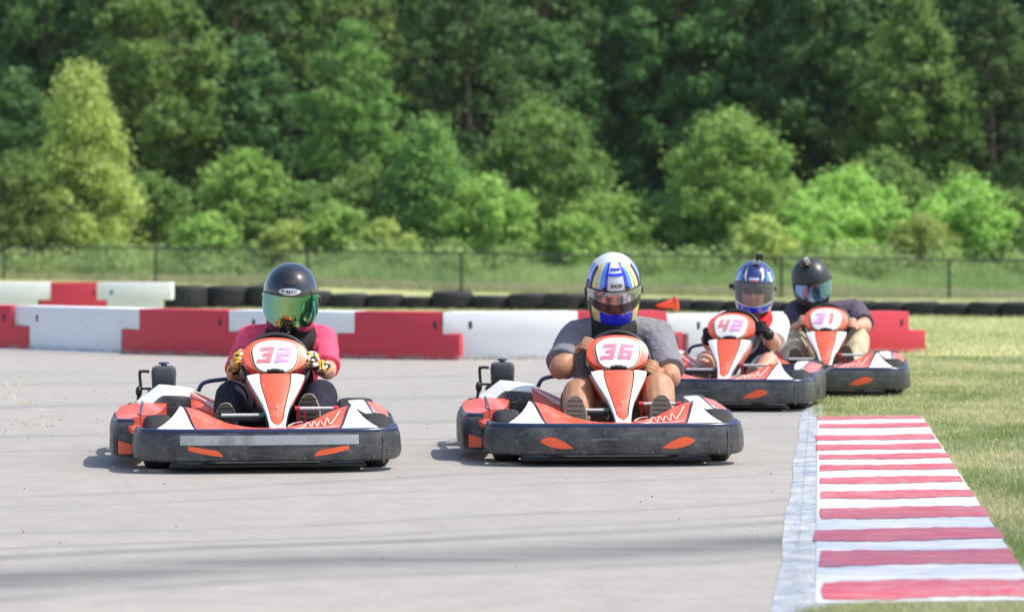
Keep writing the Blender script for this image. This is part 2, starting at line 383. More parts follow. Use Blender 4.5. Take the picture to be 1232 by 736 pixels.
def smooth01(a, b, x):
    t = min(1, max(0, (x-a)/(b-a))); return t*t*(3-2*t)
def gz(x, y):
    return -smooth01(48, 82, y)*(0.52+0.0125*min(30, max(-30, x)))

# ------------------------------------------------------------------ ground, track, apron
mb = MB()
ys = [-60, -20, 0, 4, 8, 12, 16, 20, 24, 28, 32, 36, 40, 44]+list(range(46, 100, 2))+[105, 115, 130, 160, 220, 320, 400]
xs = [-300, -200, -80, -50]+list(range(-40, 42, 2))+[50, 80, 200, 300]
mb.grid([[(x, y, gz(x, y)) for x in xs] for y in ys])
tag(mb.build('ground', M['ground']), kind='structure')

# right-hand edge of the asphalt: along the apron, then curling left behind the karts to the barrier
def edge_x(y):
    if y < 17.5: return 1.02-(17.5-y)*0.005 + (y-9)*0.012
    return 1.08+0.9*smooth01(17.5, 20, y)*0 + (y-17.5)*0.085
trk = MB()
rows = []
for y in [-40, -10, 2, 6, 8, 9, 10, 11, 12, 13, 14, 15, 16, 17, 17.5, 18, 19, 20, 21, 22, 23, 24, 25, 26]:
    ex = 1.02+(max(8, min(y, 17.5))-9)*0.094-0.02
    if y > 17.5: ex = 1.80-(y-17.5)*0.0 + 0.11*(y-17.5)
    rows.append([(-60, y, 0.004), (-20, y, 0.004), (-8, y, 0.004), (-3, y, 0.004), (0, y, 0.004), (ex, y, 0.004)])
rows.append([(-60, 27.6, 0.004), (-20, 27.6, 0.004), (-8, 27.6, 0.004), (-3, 27.6, 0.004), (0, 27.6, 0.004), (2.9, 27.6, 0.004)])
rows.append([(-60, 37, 0.004), (-20, 37, 0.004), (-8, 37, 0.004), (-6.5, 37, 0.004), (-6.2, 37, 0.004), (-6, 37, 0.004)])
trk.grid(rows); tag(trk.build('track', M['asphalt'], smooth=False), kind='structure')

def kl(D): # left edge of striped kerb (photo ~ x=985 at y 505, 980 at y 690)
    return X_at(984-(3400*CAM_H/D-217)*0.008, D)
def kr(D):
    yy = HOR+FPX*CAM_H/D; return X_at(1110+(yy-505)*0.642, D)
def al(D):
    yy = HOR+FPX*CAM_H/D; return X_at(963-(yy-511)*0.146, D)
ap = MB(); rows = []
for i in range(40):
    D = 7.0+12.0*i/39; j = 0.006*math.sin(D*2.1)+0.003*math.sin(D*5.3)
    rows.append([(al(D)+j, D, 0.0065), (al(D)+0.06, D, 0.009), ((al(D)+kl(D))/2, D, 0.011), (kl(D)+0.03, D, 0.012)])
ap.grid(rows); tag(ap.build('concrete_apron', M['concrete']), kind='structure')

# ------------------------------------------------------------------ kerb with painted stripes
D0, D1 = FPX*CAM_H/(731-HOR), FPX*CAM_H/(504-HOR)
kb = MB(); rows = []
def kz(t): return 0.014+0.010*t
n = 46
for i in range(n):
    D = D0+(D1-D0)*i/(n-1); a, b = kl(D), kr(D)
    rows.append([(a, D, 0.0)]+[(a+(b-a)*t, D, kz(t)) for t in [k_/21 for k_ in range(22)]]+[(b, D, -0.02)])
kb.grid(rows)
kb.cap(rows[0]); kb.cap(rows[-1])
kerb = tag(kb.build('kerb', M['k_white']), kind='structure')
red_y = [506, 516, 530.5, 542, 553.8, 567, 582.6, 600.3, 622.6, 649.4, 677.6, 716.6]
red_h = [4, 5, 6, 6.5, 6, 6.5, 8, 9.5, 13.5, 15, 18, 22]
for q, (yc, hh) in enumerate(zip(red_y, red_h)):
    st = MB(); n = 22; lo = []; hi = []
    Dn = FPX*CAM_H/(yc+hh/2-HOR); Df = FPX*CAM_H/(max(504.5, yc-hh/2)-HOR)
    l0 = random.uniform(-0.012, 0.02); r0 = random.uniform(-0.008, 0.012)
    ph = random.random()*6; rows = []
    for r_ in range(3):
        row = []
        for i in range(n):
            t = i/(n-1); D = Dn+(Df-Dn)*r_/2
            if r_ != 1: D += 0.022*math.sin(t*7+ph+r_)+random.uniform(-0.02, 0.02)
            a, b = kl(D)+l0+random.uniform(-.006, .006), kr(D)+r0
            tt = ((a+(b-a)*t)-kl(D))/(kr(D)-kl(D))
            row.append((a+(b-a)*t, D, kz(max(0, min(1, tt)))+0.0022))
        rows.append(row)
    st.grid(rows); st.build('painted_stripe', M['k_red'], kerb)

# ------------------------------------------------------------------ kart
def superloop(cx, cz, a, b, p, n, flat=1.0):
    out = []
    for i in range(n):
        t = 2*math.pi*i/n; c, s_ = math.cos(t), math.sin(t)
        out.append((cx+a*math.copysign(abs(c)**(2/p), c), cz+b*math.copysign(abs(s_)**(2/p), s_)))
    return out
DIG = {'3': [(0, 0, 1, .22), (0.3, .39, 1, .61), (0, .78, 1, 1), (.66, 0, 1, 1)],
       '6': [(0, 0, 1, .22), (0, .40, 1, .60), (0, .78, 1, 1), (0, 0, .34, 1), (.68, 0, 1, .6)],
       '2': [(0, 0, 1, .22), (0, .39, 1, .61), (0, .78, 1, 1), (.66, .39, 1, 1), (0, 0, .34, .61)],
       '4': [(0, .36, 1, .58), (0, .36, .34, 1), (.62, 0, .98, 1)],
       '1': [(.3, 0, .66, 1), (.12, .76, .66, 1)]}
def sweep(path, prof, closed_prof=True):
    """path: [(x,y)] plan points, prof: [(out, z)]; out is measured along the outward normal"""
    rows = []; n = len(path)
    for i, (x, y) in enumerate(path):
        a = path[max(0, i-1)]; b = path[min(n-1, i+1)]
        tx, ty = b[0]-a[0], b[1]-a[1]; l = math.hypot(tx, ty) or 1
        nx, ny = ty/l, -tx/l
        rows.append([(x+nx*o, y+ny*o, z) for o, z in prof])
    return rows
def smoothpath(p, k=6):
    out = []; n = len(p)
    for i in range(n-1):
        p0 = p[max(0, i-1)]; p1 = p[i]; p2 = p[i+1]; p3 = p[min(n-1, i+2)]
        for j in range(k):
            t = j/k
            out.append(tuple(0.5*((2*b)+(-a+c)*t+(2*a-5*b+4*c-d)*t*t+(-a+3*b-3*c+d)*t**3) for a, b, c, d in zip(p0, p1, p2, p3)))
    out.append(tuple(p[-1])); return out
KOFF = (0, -0.95, 0)
NOSE_T = R(33)
def kart(front, yaw, number, label, digits, tape=False, rubber_dirt=None):
    rot = Matrix.Rotation(yaw, 3, 'Z')
    base = Vector(front)+rot @ Vector((0, 0.95, 0))
    root = empty('racing_kart', base, yaw)
    tag(root, label, 'go-kart', 'rental go-karts racing round the bend')
    def P0(mbx, name, m, parent=None, smooth=True):
        return mbx.build(name, M[m] if isinstance(m, str) else m, parent or root, smooth, KOFF)
    P = P0
    # --- wraparound front bumper
    half = [(0.0, 0.0), (0.22, 0.004), (0.40, 0.018), (0.52, 0.05), (0.60, 0.105), (0.635, 0.19), (0.645, 0.30)]
    pts = [(-x, y) for x, y in reversed(half)]+half[1:]
    path = smoothpath(pts, 6)
    prof = [(-0.035, 0.062), (-0.014, 0.060), (0.002, 0.070), (0.010, 0.10), (0.004, 0.17), (-0.004, 0.196), (-0.022, 0.206), (-0.05, 0.205), (-0.055, 0.195), (-0.03, 0.18), (-0.025, 0.10)]
    rows = sweep(path, prof); b = MB(); b.grid(rows, close_u=True); b.cap(rows[0]); b.cap(rows[-1])
    fb = P(b, 'front_bumper', 'bumper')
    # glossy rolled lip
    b = MB(); b.tube([Vector((r_[6][0], r_[6][1], 0.201)) for r_ in rows], 0.0165, 10); P(b, 'bumper_lip', 'lip', fb)
    def skin(x0, x1, zlo, zhi, name, m, n=14, off=0.0125):
        xs_ = [p[0] for p in path]; ys_ = [p[1] for p in path]; g = []
        for i in range(n):
            x = x0+(x1-x0)*i/(n-1); y = np.interp(x, xs_, ys_)
            u = i/(n-1); a, c = zlo(u), zhi(u)
            g.append([(x, y-off+0.006*((z-0.1)/0.1)**2, z) for z in (a, a*.66+c*.34, a*.34+c*.66, c)])
        q = MB(); q.grid(g); return P(q, name, m, fb)
    if tape:
        skin(-0.42, 0.43, lambda u: 0.142, lambda u: 0.188, 'tape_band', 'tape', 30, 0.0115)
    for s_ in (-1, 1):
        if tape:
            o_ = lambda u, s_=s_: (u if s_ > 0 else 1-u)
            lo = lambda u: 0.086+0.022*o_(u)+0.01*o_(u)**3; hi = lambda u: 0.112+0.026*o_(u)-0.02*max(0, 0.12-o_(u))/0.12
        else:
            o_ = lambda u, s_=s_: (u if s_ > 0 else 1-u)
            lo = lambda u: 0.098+0.034*o_(u)-0.018*max(0, math.sin(math.pi*o_(u)**1.2))**0.7; hi = lambda u: 0.098+0.034*o_(u)+0.032*max(0, math.sin(math.pi*o_(u)**1.3))**0.7
        cx = s_*0.30; skin(cx-0.082, cx+0.082, lo, hi, 'reflector', 'orange_lens', 14, 0.0135)
    # joint scratch line on the right flank
    skin(0.55, 0.556, lambda u: 0.05, lambda u: 0.19, 'seam_line', 'tank', 3, 0.014)
    for x in (-0.5, -0.17, 0.17, 0.5):
        y = float(np.interp(x, [p[0] for p in path], [p[1] for p in path])); q = MB(); q.ell((x, y-0.010, 0.075), (0.007, 0.004, 0.007), n=10, k=6); P(q, 'bolt', 'tank', fb)
    # --- front fairing (centre + two white corner plates)
    def fz(x, y):
        return 0.205+0.055*smooth01(0.05, 0.36, y)*(0.08+0.92*smooth01(0.04, 0.34, abs(x)))+0.045*smooth01(0.18, 0.42, abs(x))*smooth01(0.08, 0.34, y)
    g = []
    for i in range(33):
        u = -1+2*i/32; row = []
        for j in range(8):
            v = j/7
            xf = u*0.335; xb = u*0.405; x = xf+(xb-xf)*v
            y = 0.045+0.02*u*u+v*(0.20+0.10*abs(u)**2); row.append((x, y, fz(x, y)))
        g.append(row)
    b = MB(); b.grid(g)
    # thin turned-down rear edge
    b.grid([[r_[-1] for r_ in g], [(r_[-1][0], r_[-1][1]+0.01, r_[-1][2]-0.04) for r_ in g]])
    ff = P(b, 'front_fairing', 'red')
    for s_ in (-1, 1):
        b = MB(); g2 = []
        A = (s_*0.345, 0.07); B_ = (s_*0.565, 0.10); T = (s_*0.42, 0.36)
        for i in range(9):
            u = i/8; g3 = []
            for j in range(9):
                v = j/8
                x = (A[0]*(1-u)+B_[0]*u)*(1-v)+T[0]*v; y = (A[1]*(1-u)+B_[1]*u)*(1-v)+T[1]*v
                # concave outer edge
                x -= s_*0.035*u*math.sin(math.pi*v)
                g3.append((x, y, fz(x, y)+0.004-0.012*u*(1-v)))
            g2.append(g3)
        b.grid(g2); b.grid([[r_ for r_ in g2[-1]], [(p[0], p[1], p[2]-0.05) for p in g2[-1]]])
        P(b, 'corner_plate', 'white', ff)
        # dark joint between centre and corner
        b = MB(); b.tube([(s_*(0.337+0.07*t), 0.06+0.30*t, fz(s_*(0.337+0.07*t), 0.06+0.30*t)+0.003) for t in [k/8 for k in range(9)]], 0.004, 6)
        P(b, 'seam_line', 'lip', ff)
    # script lettering on the right of the fairing
    b = MB()
    import random as _r
    def scr(pts2, r_=0.0032):
        b.tube([(0.10+0.24*x, 0.10+0.19*y, fz(0.10+0.24*x, 0.10+0.19*y)+0.006) for x, y in smoothpath(pts2, 6)], r_, 5)
    scr([(0.30, .95), (0.12, 1.0), (0.0, .6), (0.06, .2), (0.22, .1), (0.34, .4), (0.22, .5)])
    scr([(0.30, .3), (.40, .75), (.44, .2), (.52, .7), (.56, .25), (.64, .6), (.70, .2), (.78, .7), (.82, .3), (.92, .5), (1.05, .9)])
    scr([(0.10, -.1), (.4, .0), (.75, .02), (1.0, .15)])
    P(b, 'script_lettering', 'script', ff)
    # --- front floor and chassis
    b = MB(); b.box((0, 0.62, 0.05), (0.50, 1.0, 0.006)); P(b, 'floor_tray', 'steel', None, False)
    b = MB()
    for s_ in (-1, 1):
        b.tube(smoothpath([(s_*0.12, 0.10, 0.07), (s_*0.30, 0.16, 0.07), (s_*0.30, 0.5, 0.065), (s_*0.33, 1.1, 0.065), (s_*0.31, 1.75, 0.08)], 5), 0.015, 8)
    for y in (0.12, 0.42, 1.0, 1.5, 1.72): b.tube([(-0.31, y, 0.068), (0.31, y, 0.068)], 0.014, 8)
    b.tube([(-0.5, 0.42, 0.12), (0.5, 0.42, 0.12)], 0.012, 8)
    P(b, 'chassis', 'tube')
    q = MB(); q.box((0, 0.30, 0.036), (0.94, 0.42, 0.022), 0.008); P(q, 'under_skirt', 'black')
    # --- wheels
    def wheel(x, y, r_, wd, steer=0):
        prof_ = [(-wd/2+.01, r_*0.5), (-wd/2, r_*0.62), (-wd/2, r_*0.85), (-wd/2+.012, r_*0.96), (-wd/4, r_), (wd/4, r_), (wd/2-.012, r_*0.96), (wd/2, r_*0.85), (wd/2, r_*0.62), (wd/2-.01, r_*0.5)]
        rt = Matrix.Rotation(steer, 3, 'Z'); N = 28
        q = MB(); q.grid([[tuple(rt @ Vector((o, rr*math.cos(2*math.pi*k/N), rr*math.sin(2*math.pi*k/N)))+Vector((x, y, r_))) for o, rr in prof_] for k in range(N)], close_u=False, close_v=True)
        ty = P(q, 'wheel', 'rubber')
        q = MB(); pr = [(-wd/2+.012, 0.02), (-wd/2+.03, r_*0.3), (-wd/2+.012, r_*0.5), (wd/2-.012, r_*0.5), (wd/2-.03, r_*0.3), (wd/2-.012, 0.02)]
        q.grid([[tuple(rt @ Vector((o, rr*math.cos(2*math.pi*k/N), rr*math.sin(2*math.pi*k/N)))+Vector((x, y, r_))) for o, rr in pr] for k in range(N)], close_v=True)
        P(q, 'rim', 'steel', ty)
    st = R(6)
    wheel(-0.53, 0.42, 0.132, 0.13, st); wheel(0.53, 0.42, 0.132, 0.13, st)
    wheel(-0.53, 1.50, 0.140, 0.20); wheel(0.50, 1.50, 0.140, 0.19)
    b = MB(); b.tube([(-0.5, 1.5, 0.14), (0.5, 1.5, 0.14)], 0.018, 10); P(b, 'rear_axle', 'steel')
    # --- side pods
    for s_ in (-1, 1):
        po = 0.05 if s_ < 0 else -0.07
        pp = smoothpath([(s_*(x_+po), y_) for x_, y_ in ((0.60, 0.40), (0.665, 0.42), (0.70, 0.50), (0.715, 0.70), (0.715, 1.0), (0.69, 1.17), (0.62, 1.24))], 5)
        if s_ > 0: pr = prof
        pr = [(-0.03, 0.058), (0.0, 0.058), (0.006, 0.09), (0.006, 0.19), (-0.002, 0.222), (-0.02, 0.236), (-0.045, 0.232), (-0.03, 0.2), (-0.02, 0.1)]
        if s_ < 0: pr = [(-o, z) for o, z in pr]
        rows = sweep(pp, pr); b = MB(); b.grid(rows, close_u=True); b.cap(rows[0]); b.cap(rows[-1])
        sp = P(b, 'side_pod', 'bumper')
        b = MB(); b.tube([Vector((r_[5][0], r_[5][1], 0.232)) for r_ in rows], 0.0125, 8); P(b, 'pod_lip', 'lip', sp)
        # slot marks and orange insert low on the outer front corner
        def podp(t, z):
            i = t*(len(pp)-1); k = int(min(len(pp)-2, i)); f = i-k
            x, y = pp[k][0]*(1-f)+pp[k+1][0]*f, pp[k][1]*(1-f)+pp[k+1][1]*f
            tx, ty = pp[k+1][0]-pp[k][0], pp[k+1][1]-pp[k][1]; l_ = math.hypot(tx, ty); nx, ny = s_*ty/l_, -s_*tx/l_
            return (x+nx*0.0085, y+ny*0.0085, z)
        def podpatch(t0, t1, z0, z1, name, m):
            q = MB(); g_ = []
            for i in range(9):
                t = t0+(t1-t0)*i/8; a = podp(t, z0(i/8)); c = podp(t, z1(i/8)); g_.append([a, c])
            q.grid(g_); P(q, name, m, sp)
        podpatch(0.02, 0.17, lambda u: 0.075, lambda u: 0.12+0.02*u, 'reflector', 'orange_lens')
        podpatch(0.19, 0.215, lambda u: 0.07, lambda u: 0.155, 'slot', 'black')
        podpatch(0.245, 0.275, lambda u: 0.075, lambda u: 0.165, 'slot', 'black')
        podpatch(0.40, 0.425, lambda u: 0.09, lambda u: 0.14, 'slot', 'black')
        # top panels: white inner, red outer
        def pz(u, v): return 0.232+0.018*u+0.03*v
        for (u0, u1, nm, mt, dz) in ((0.0, 0.50, 'pod_top_panel', 'redpink' if s_ > 0 else 'red', 0), (0.52, 1.0, 'pod_top_panel', 'white' if s_ > 0 else 'red', 0.004)):
            g_ = []
            for i in range(9):
                v = i/8; y = 0.50+0.68*v
                xo = 0.695+po-0.03*abs(v-0.5)-(0.05 if i == 0 else 0); xi = 0.47+po*0.4+0.06*(1-v)**2
                row = []
                for j in range(5):
                    u = u0+(u1-u0)*j/4; x = xo+(xi-xo)*u
                    row.append((s_*x, y, pz(u, v)+dz+0.012*math.sin(math.pi*u)))
                g_.append(row)
            q = MB(); q.grid(g_)
            q.grid([g_[0], [(p[0], p[1]-0.012, p[2]-0.07) for p in g_[0]]])
            q.grid([[r_[-1] for r_ in g_], [(r_[-1][0], r_[-1][1], r_[-1][2]-0.1) for r_ in g_]])
            P(q, nm, mt, sp)
        q = MB(); q.tube([(s_*(0.695+po+(0.47-po*0.6-0.695)*0.51), 0.50+0.68*t, pz(0.51, t)+0.014) for t in [k/8 for k in range(9)]], 0.006, 6); P(q, 'seam_line', 'tube', sp)
        # dark blue blade between front bumper and pod
        q = MB(); q.box((s_*(0.615 if s_ < 0 else 0.572), 0.37, 0.190), (0.09, 0.17, 0.03), 0.008, Euler((R(8), 0, s_*R(-20)))); P(q, 'pod_bracket', 'red' if s_ < 0 else 'tube', sp)
    # --- side cover bridging to the engine (viewer's left)
    def strip(ptsA, ptsB, name, m, th=0.012, par=None):
        a = [Vector(p) for p in smoothpath(ptsA, 5)]; c = [Vector(p) for p in smoothpath(ptsB, 5)]
        q = MB(); g_ = [[a[i], a[i]*.66+c[i]*.34+Vector((0, 0, .004)), a[i]*.34+c[i]*.66+Vector((0, 0, .004)), c[i]] for i in range(len(a))]
        q.grid(g_); q.grid([[p-Vector((0, 0, th)) for p in r_] for r_ in g_], flip=True)
        q.grid([[r_[0] for r_ in g_], [r_[0]-Vector((0, 0, th)) for r_ in g_]]); q.grid([[r_[-1] for r_ in g_], [r_[-1]-Vector((0, 0, th)) for r_ in g_]])
        q.cap(g_[0][:]+[p-Vector((0, 0, th)) for p in reversed(g_[0])]); q.cap(g_[-1][:]+[p-Vector((0, 0, th)) for p in reversed(g_[-1])])
        return P(q, name, m, par)
    cv = strip([(-0.60, 1.06, 0.26), (-0.56, 1.08, 0.285), (-0.52, 1.10, 0.315), (-0.50, 1.10, 0.322), (-0.40, 1.10, 0.318), (-0.37, 1.08, 0.31)],
               [(-0.65, 1.22, 0.285), (-0.60, 1.24, 0.32), (-0.545, 1.26, 0.36), (-0.52, 1.27, 0.368), (-0.40, 1.26, 0.355), (-0.35, 1.24, 0.345)], 'side_cover', 'white', 0.008)
    strip([(-0.61, 1.045, 0.235), (-0.56, 1.065, 0.262), (-0.51, 1.085, 0.292), (-0.40, 1.085, 0.294), (-0.34, 1.06, 0.28), (-0.31, 1.04, 0.235)],
          [(-0.605, 1.055, 0.258), (-0.56, 1.075, 0.284), (-0.51, 1.095, 0.318), (-0.40, 1.095, 0.314), (-0.33, 1.07, 0.305), (-0.29, 1.05, 0.27)], 'cover_arch', 'bumper', 0.03, cv)
    strip([(-0.365, 1.0, 0.255), (-0.33, 0.97, 0.265), (-0.27, 0.94, 0.245), (-0.22, 0.90, 0.232)],
          [(-0.37, 1.12, 0.34), (-0.33, 1.10, 0.33), (-0.27, 1.06, 0.305), (-0.20, 1.02, 0.275)], 'striped_cover', 'red', 0.02, cv)
    for k in range(2):
        q = MB(); q.tube(smoothpath([(-0.365+k*.03, 1.085, 0.336-k*.02), (-0.325+k*.02, 1.03, 0.312-k*.02), (-0.25, 0.965, 0.274-k*.012), (-0.20, 0.93, 0.255)], 5), 0.005, 6); P(q, 'cover_stripe', 'white', cv)
    q = MB(); q.box((-0.46, 1.10, 0.16), (0.26, 0.03, 0.20), 0.01); q.box((-0.28, 0.99, 0.18), (0.14, 0.08, 0.12), 0.02); P(q, 'cover_base', 'black', cv)
    q = MB(); q.tube(smoothpath([(-0.33, 1.28, 0.33), (-0.30, 1.28, 0.375), (-0.2, 1.28, 0.392), (-0.10, 1.28, 0.392)], 5), 0.011, 8); P(q, 'seat_hoop', 'tube')
    # right-hand hoop tube (rear protection bar running round)
    q = MB(); q.tube(smoothpath([(0.60, 1.2, 0.2), (0.61, 1.55, 0.21), (0.56, 1.82, 0.22), (0, 1.86, 0.22), (-0.62, 1.82, 0.22), (-0.71, 1.55, 0.21), (-0.70, 1.2, 0.2)], 5), 0.02, 10)
    q.box((0, 1.9, 0.16), (1.25, 0.05, 0.14), 0.02); P(q, 'rear_bumper', 'black')
    # the seat, steering and nose sit a little off centre, away from the engine
    NO = (KOFF[0]+0.05, KOFF[1], KOFF[2])
    def PS(mbx, name, m, parent=None, smooth=True):
        return mbx.build(name, M[m] if isinstance(m, str) else m, parent or root, smooth, NO)
    P = PS
    # --- seat
    g_ = []
    for i in range(13):
        t = i/12
        y = 0.86+0.50*t; z = 0.075+0.02*math.sin(t*3)+(0.42*max(0, t-0.45)/0.55 if t > 0.45 else 0)
        yy = y+(0.02*max(0, t-0.45)); row = []
        for j in range(13):
            u = -1+2*j/12
            side = (abs(u)**3)*(0.17 if t > 0.3 else 0.10+0.2*t)
            row.append((0.02+u*0.20*(1-0.12*t), yy-side*0.9*smooth01(.4, .8, t), z+side*(1-0.7*smooth01(.5, 1, t))))
        g_.append(row)
    q = MB(); q.grid(g_); q.grid([[(p[0]*1.03, p[1]+0.014, p[2]-0.014) for p in r_] for r_ in g_])
    q.grid([g_[-1], [(p[0]*1.03, p[1]+0.014, p[2]-0.014) for p in g_[-1]]]); P(q, 'seat', 'black')
    nbm = P; EO = (KOFF[0]-0.055, KOFF[1], KOFF[2])
    def P(mbx, name, m, parent=None, smooth=True):
        return mbx.build(name, M[m] if isinstance(m, str) else m, parent or root, smooth, EO)
    # --- engine on the viewer's left
    q = MB(); q.box((-0.44, 1.62, 0.19), (0.22, 0.26, 0.16), 0.02); q.box((-0.50, 1.60, 0.28), (0.09, 0.16, 0.08), 0.012)
    q.ell((-0.60, 1.60, 0.17), (0.04, 0.085, 0.085)); eng = P(q, 'engine', 'black')
    for k in range(6):
        q = MB(); q.box((-0.60+k*0.018, 1.47, 0.21+0.002*k), (0.006, 0.06, 0.12), 0.0); P(q, 'cooling_fin', 'tank', eng, False)
    q = MB(); q.tube([(-0.47, 1.56, 0.25), (-0.47, 1.55, 0.33)], [0.05, 0.07], 14); P(q, 'filter_neck', 'black', eng)
    # tapered tank box
    q = MB(); rows = []
    for z, sx_, sy_ in ((0.305, 0.045, 0.05), (0.315, 0.058, 0.065), (0.33, 0.062, 0.07), (0.42, 0.066, 0.075), (0.444, 0.060, 0.068), (0.452, 0.045, 0.05)):
        rows.append([(-0.455+a, 1.55+c, z) for a, c in superloop(0, 0, sx_, sy_, 6, 24)])
    q.grid(rows, close_u=True); q.cap(rows[0]); q.cap(rows[-1]); tk = P(q, 'fuel_tank', 'tank')
    q = MB(); q.tube([(-0.455, 1.55, 0.450), (-0.455, 1.55, 0.462)], 0.016, 12); q.tube([(-0.455, 1.55, 0.462), (-0.455, 1.55, 0.472)], [0.03, 0.026], 14); P(q, 'tank_cap', 'tube', tk)
    q = MB(); q.tube(smoothpath([(-0.53, 1.5, 0.425), (-0.575, 1.5, 0.425), (-0.58, 1.5, 0.40), (-0.575, 1.5, 0.32), (-0.59, 1.5, 0.28), (-0.58, 1.5, 0.22)], 5), 0.008, 8)
    q.ell((-0.585, 1.5, 0.32), (0.018, 0.02, 0.03)); q.ell((-0.575, 1.5, 0.425), (0.012, 0.014, 0.010)); q.box((-0.555, 1.5, 0.335), (0.06, 0.02, 0.012), 0.003)
    P(q, 'engine_lever', 'black', eng)
    q = MB(); q.tube(smoothpath([(-0.62, 1.45, 0.245), (-0.57, 1.42, 0.235), (-0.52, 1.42, 0.26), (-0.48, 1.45, 0.3)], 5), 0.011, 8); q.tube([(-0.64, 1.45, 0.247), (-0.60, 1.44, 0.247)], 0.016, 8); P(q, 'exhaust_pipe', 'black', eng)
    P = PS
    # --- steering fairing: body, panel, two white stripes, number panel
    def npos(t): return Vector((0, 0.26+0.34*t, 0.186+0.252*t-0.026*math.sin(math.pi*t)))
    def nw(t): return float(np.interp(t, [0, .15, .3, .42, .55, .7, .85, .94, 1], [.036, .040, .047, .055, .068, .092, .120, .136, .142]))
    def nr_(t): return float(np.interp(t, [0, .3, .5, .8, 1], [.60, .66, .68, .62, .54]))
    nrm = Vector((0, -math.cos(R(40)), math.sin(R(40))))
    K = 20
    def col(tt, u, off=0.0, bow=0.035):
        p = npos(tt); w_ = nw(tt)
        return p+Vector((u*w_, 0, 0))+nrm*(off+bow*(1-u*u)*(0.3+0.7*tt)*0.6)
    q = MB(); q.grid([[col(0.10+0.90*i/K, u*(nr_(i/K)+0.03)*min(1, (i/K+0.02)/0.16)**0.5, 0.004) for u in np.linspace(-1, 1, 9)] for i in range(K+1)]); np_ = P(q, 'nose_fairing', 'red')
    q = MB(); q.ell(tuple(col(0.48, 0, 0.008)), (0.005, 0.005, 0.005)); P(q, 'screw', 'steel', np_)
    for s_ in (-1, 1):
        g_ = []
        for i in range(K+1):
            t = i/K; ui = nr_(t)*min(1, max(0, (t-0.10)/0.15))**0.5; g_.append([col(t, s_*u, 0.009 if k in (0, 3) else 0.012) for k, u in enumerate((ui, ui+(1-ui)*.33, ui+(1-ui)*.66, 1.0))])
        q = MB(); q.grid(g_); q.grid([[r_[-1] for r_ in g_], [r_[-1]-nrm*0.03 for r_ in g_]]); q.grid([[r_[0] for r_ in g_], [r_[0]-nrm*0.01 for r_ in g_]])
        q.grid([g_[0], [p+Vector((0, 0.02, -0.03)) for p in g_[0]]]); P(q, 'nose_stripe', 'white', np_)
        q = MB(); q.tube([r_[0]+nrm*0.0005 for r_ in g_[3:]], 0.0022, 6); P(q, 'panel_joint', 'h_trim', np_)
        q = MB(); q.tube([r_[-1]-nrm*0.004 for r_ in g_], 0.004, 6); P(q, 'edge_trim', 'lip', np_)
        g_ = []
        for i in range(K+1):
            t = i/K; p = col(t, s_*0.99, -0.012); w_ = nw(t)
            g_.append([p, p+Vector((s_*0.008, 0.04, -0.01)), p+Vector((-s_*0.01, 0.10+0.05*t, -0.05)), p+Vector((-s_*w_*0.5, 0.15+0.06*t, -0.09))])
        q = MB(); q.grid(g_[:13]); P(q, 'nose_side', 'black', np_)
        q = MB(); q.grid(g_[12:]); P(q, 'nose_shoulder', 'red', np_)
    V = Vector((0, math.sin(NOSE_T), math.cos(NOSE_T))); N = Vector((0, -math.cos(NOSE_T), math.sin(NOSE_T))); U = Vector((1, 0, 0))
    PC = Vector((0, 0.655, 0.545))
    def plate_pt(a, c, off=0.0, bow=0.022): return PC+U*a+V*c+N*(off-bow*(a/0.15)**2-0.01*(c/0.1)**2)
    def shape(sc_, n=40):
        out = []
        for a, c in superloop(0, 0, 0.160*sc_, 0.096*sc_, 2.9, n):
            a *= 1-0.22*max(0, -c/0.096)**1.3-0.10*max(0, c/0.096)**2; c += 0.010*(1-(a/0.16)**2)*(1 if c > 0 else 0); out.append((a, c))
        return out
    def wshape(sc_, n=40):
        out = []
        for a, c in superloop(0, 0, 0.118*sc_, 0.078*sc_, 3.6, n):
            a *= 1-0.22*max(0, (0.078-c)/0.156)**1.5; out.append((a, c-0.004+0.018*(1-(a/0.12)**2)*(1 if c > 0 else -0.4)-0.008))
        return out
    def disk(shp, off, th, name, m, par=None):
        q = MB(); rows = [[plate_pt(a*k, c*k, off) for a, c in shp] for k in (0.02, 0.35, 0.7, 0.9, 1.0)]
        q.grid(rows, close_u=True); q.cap(rows[0]); q.grid([rows[-1], [p-N*th for p in rows[-1]]], close_u=True); return P(q, name, m, par)
    pl = disk(shape(1.0), 0.0, 0.045, 'number_panel', 'red', np_)
    disk(wshape(1.10), 0.0025, 0.003, 'panel_edge_line', 'platering', np_)
    disk(wshape(1.045), 0.0045, 0.003, 'panel_outline', 'h_trim', np_)
    disk(wshape(1.0), 0.0065, 0.003, 'number_plate', 'plate', np_)
    q = MB(); q.box(tuple(PC-V*0.099+N*0.0), (0.085, 0.03, 0.016), 0.004, Euler((-NOSE_T, 0, 0))); P(q, 'grille_slot', 'black', np_)
    q = MB(); q.box(tuple(PC-V*0.096+N*0.012), (0.04, 0.02, 0.010), 0.002, Euler((-NOSE_T, 0, 0))); P(q, 'latch', 'tank', np_)
    for k, ch in enumerate(number):
        q = MB(); x0 = -0.082 if k == 0 else 0.008; wd, hh = 0.07, 0.088
        done = []
        for li, (a0, c0, a1, c1) in enumerate(DIG[ch]):
            g_ = []
            for i in range(5):
                c = c0+(c1-c0)*i/4; row = []
                for j in range(5):
                    a = a0+(a1-a0)*j/4
                    row.append(plate_pt(x0+a*wd+(c-0.5)*0.022, (c-0.5)*hh-0.002, 0.0085+0.0004*li))
                g_.append(row)
            q.grid(g_)
        me_ = P(q, 'numeral', digits[k], np_, False)
    # --- steering wheel and column
    WC = Vector((0.010, 0.80, 0.492)); WT = R(28)
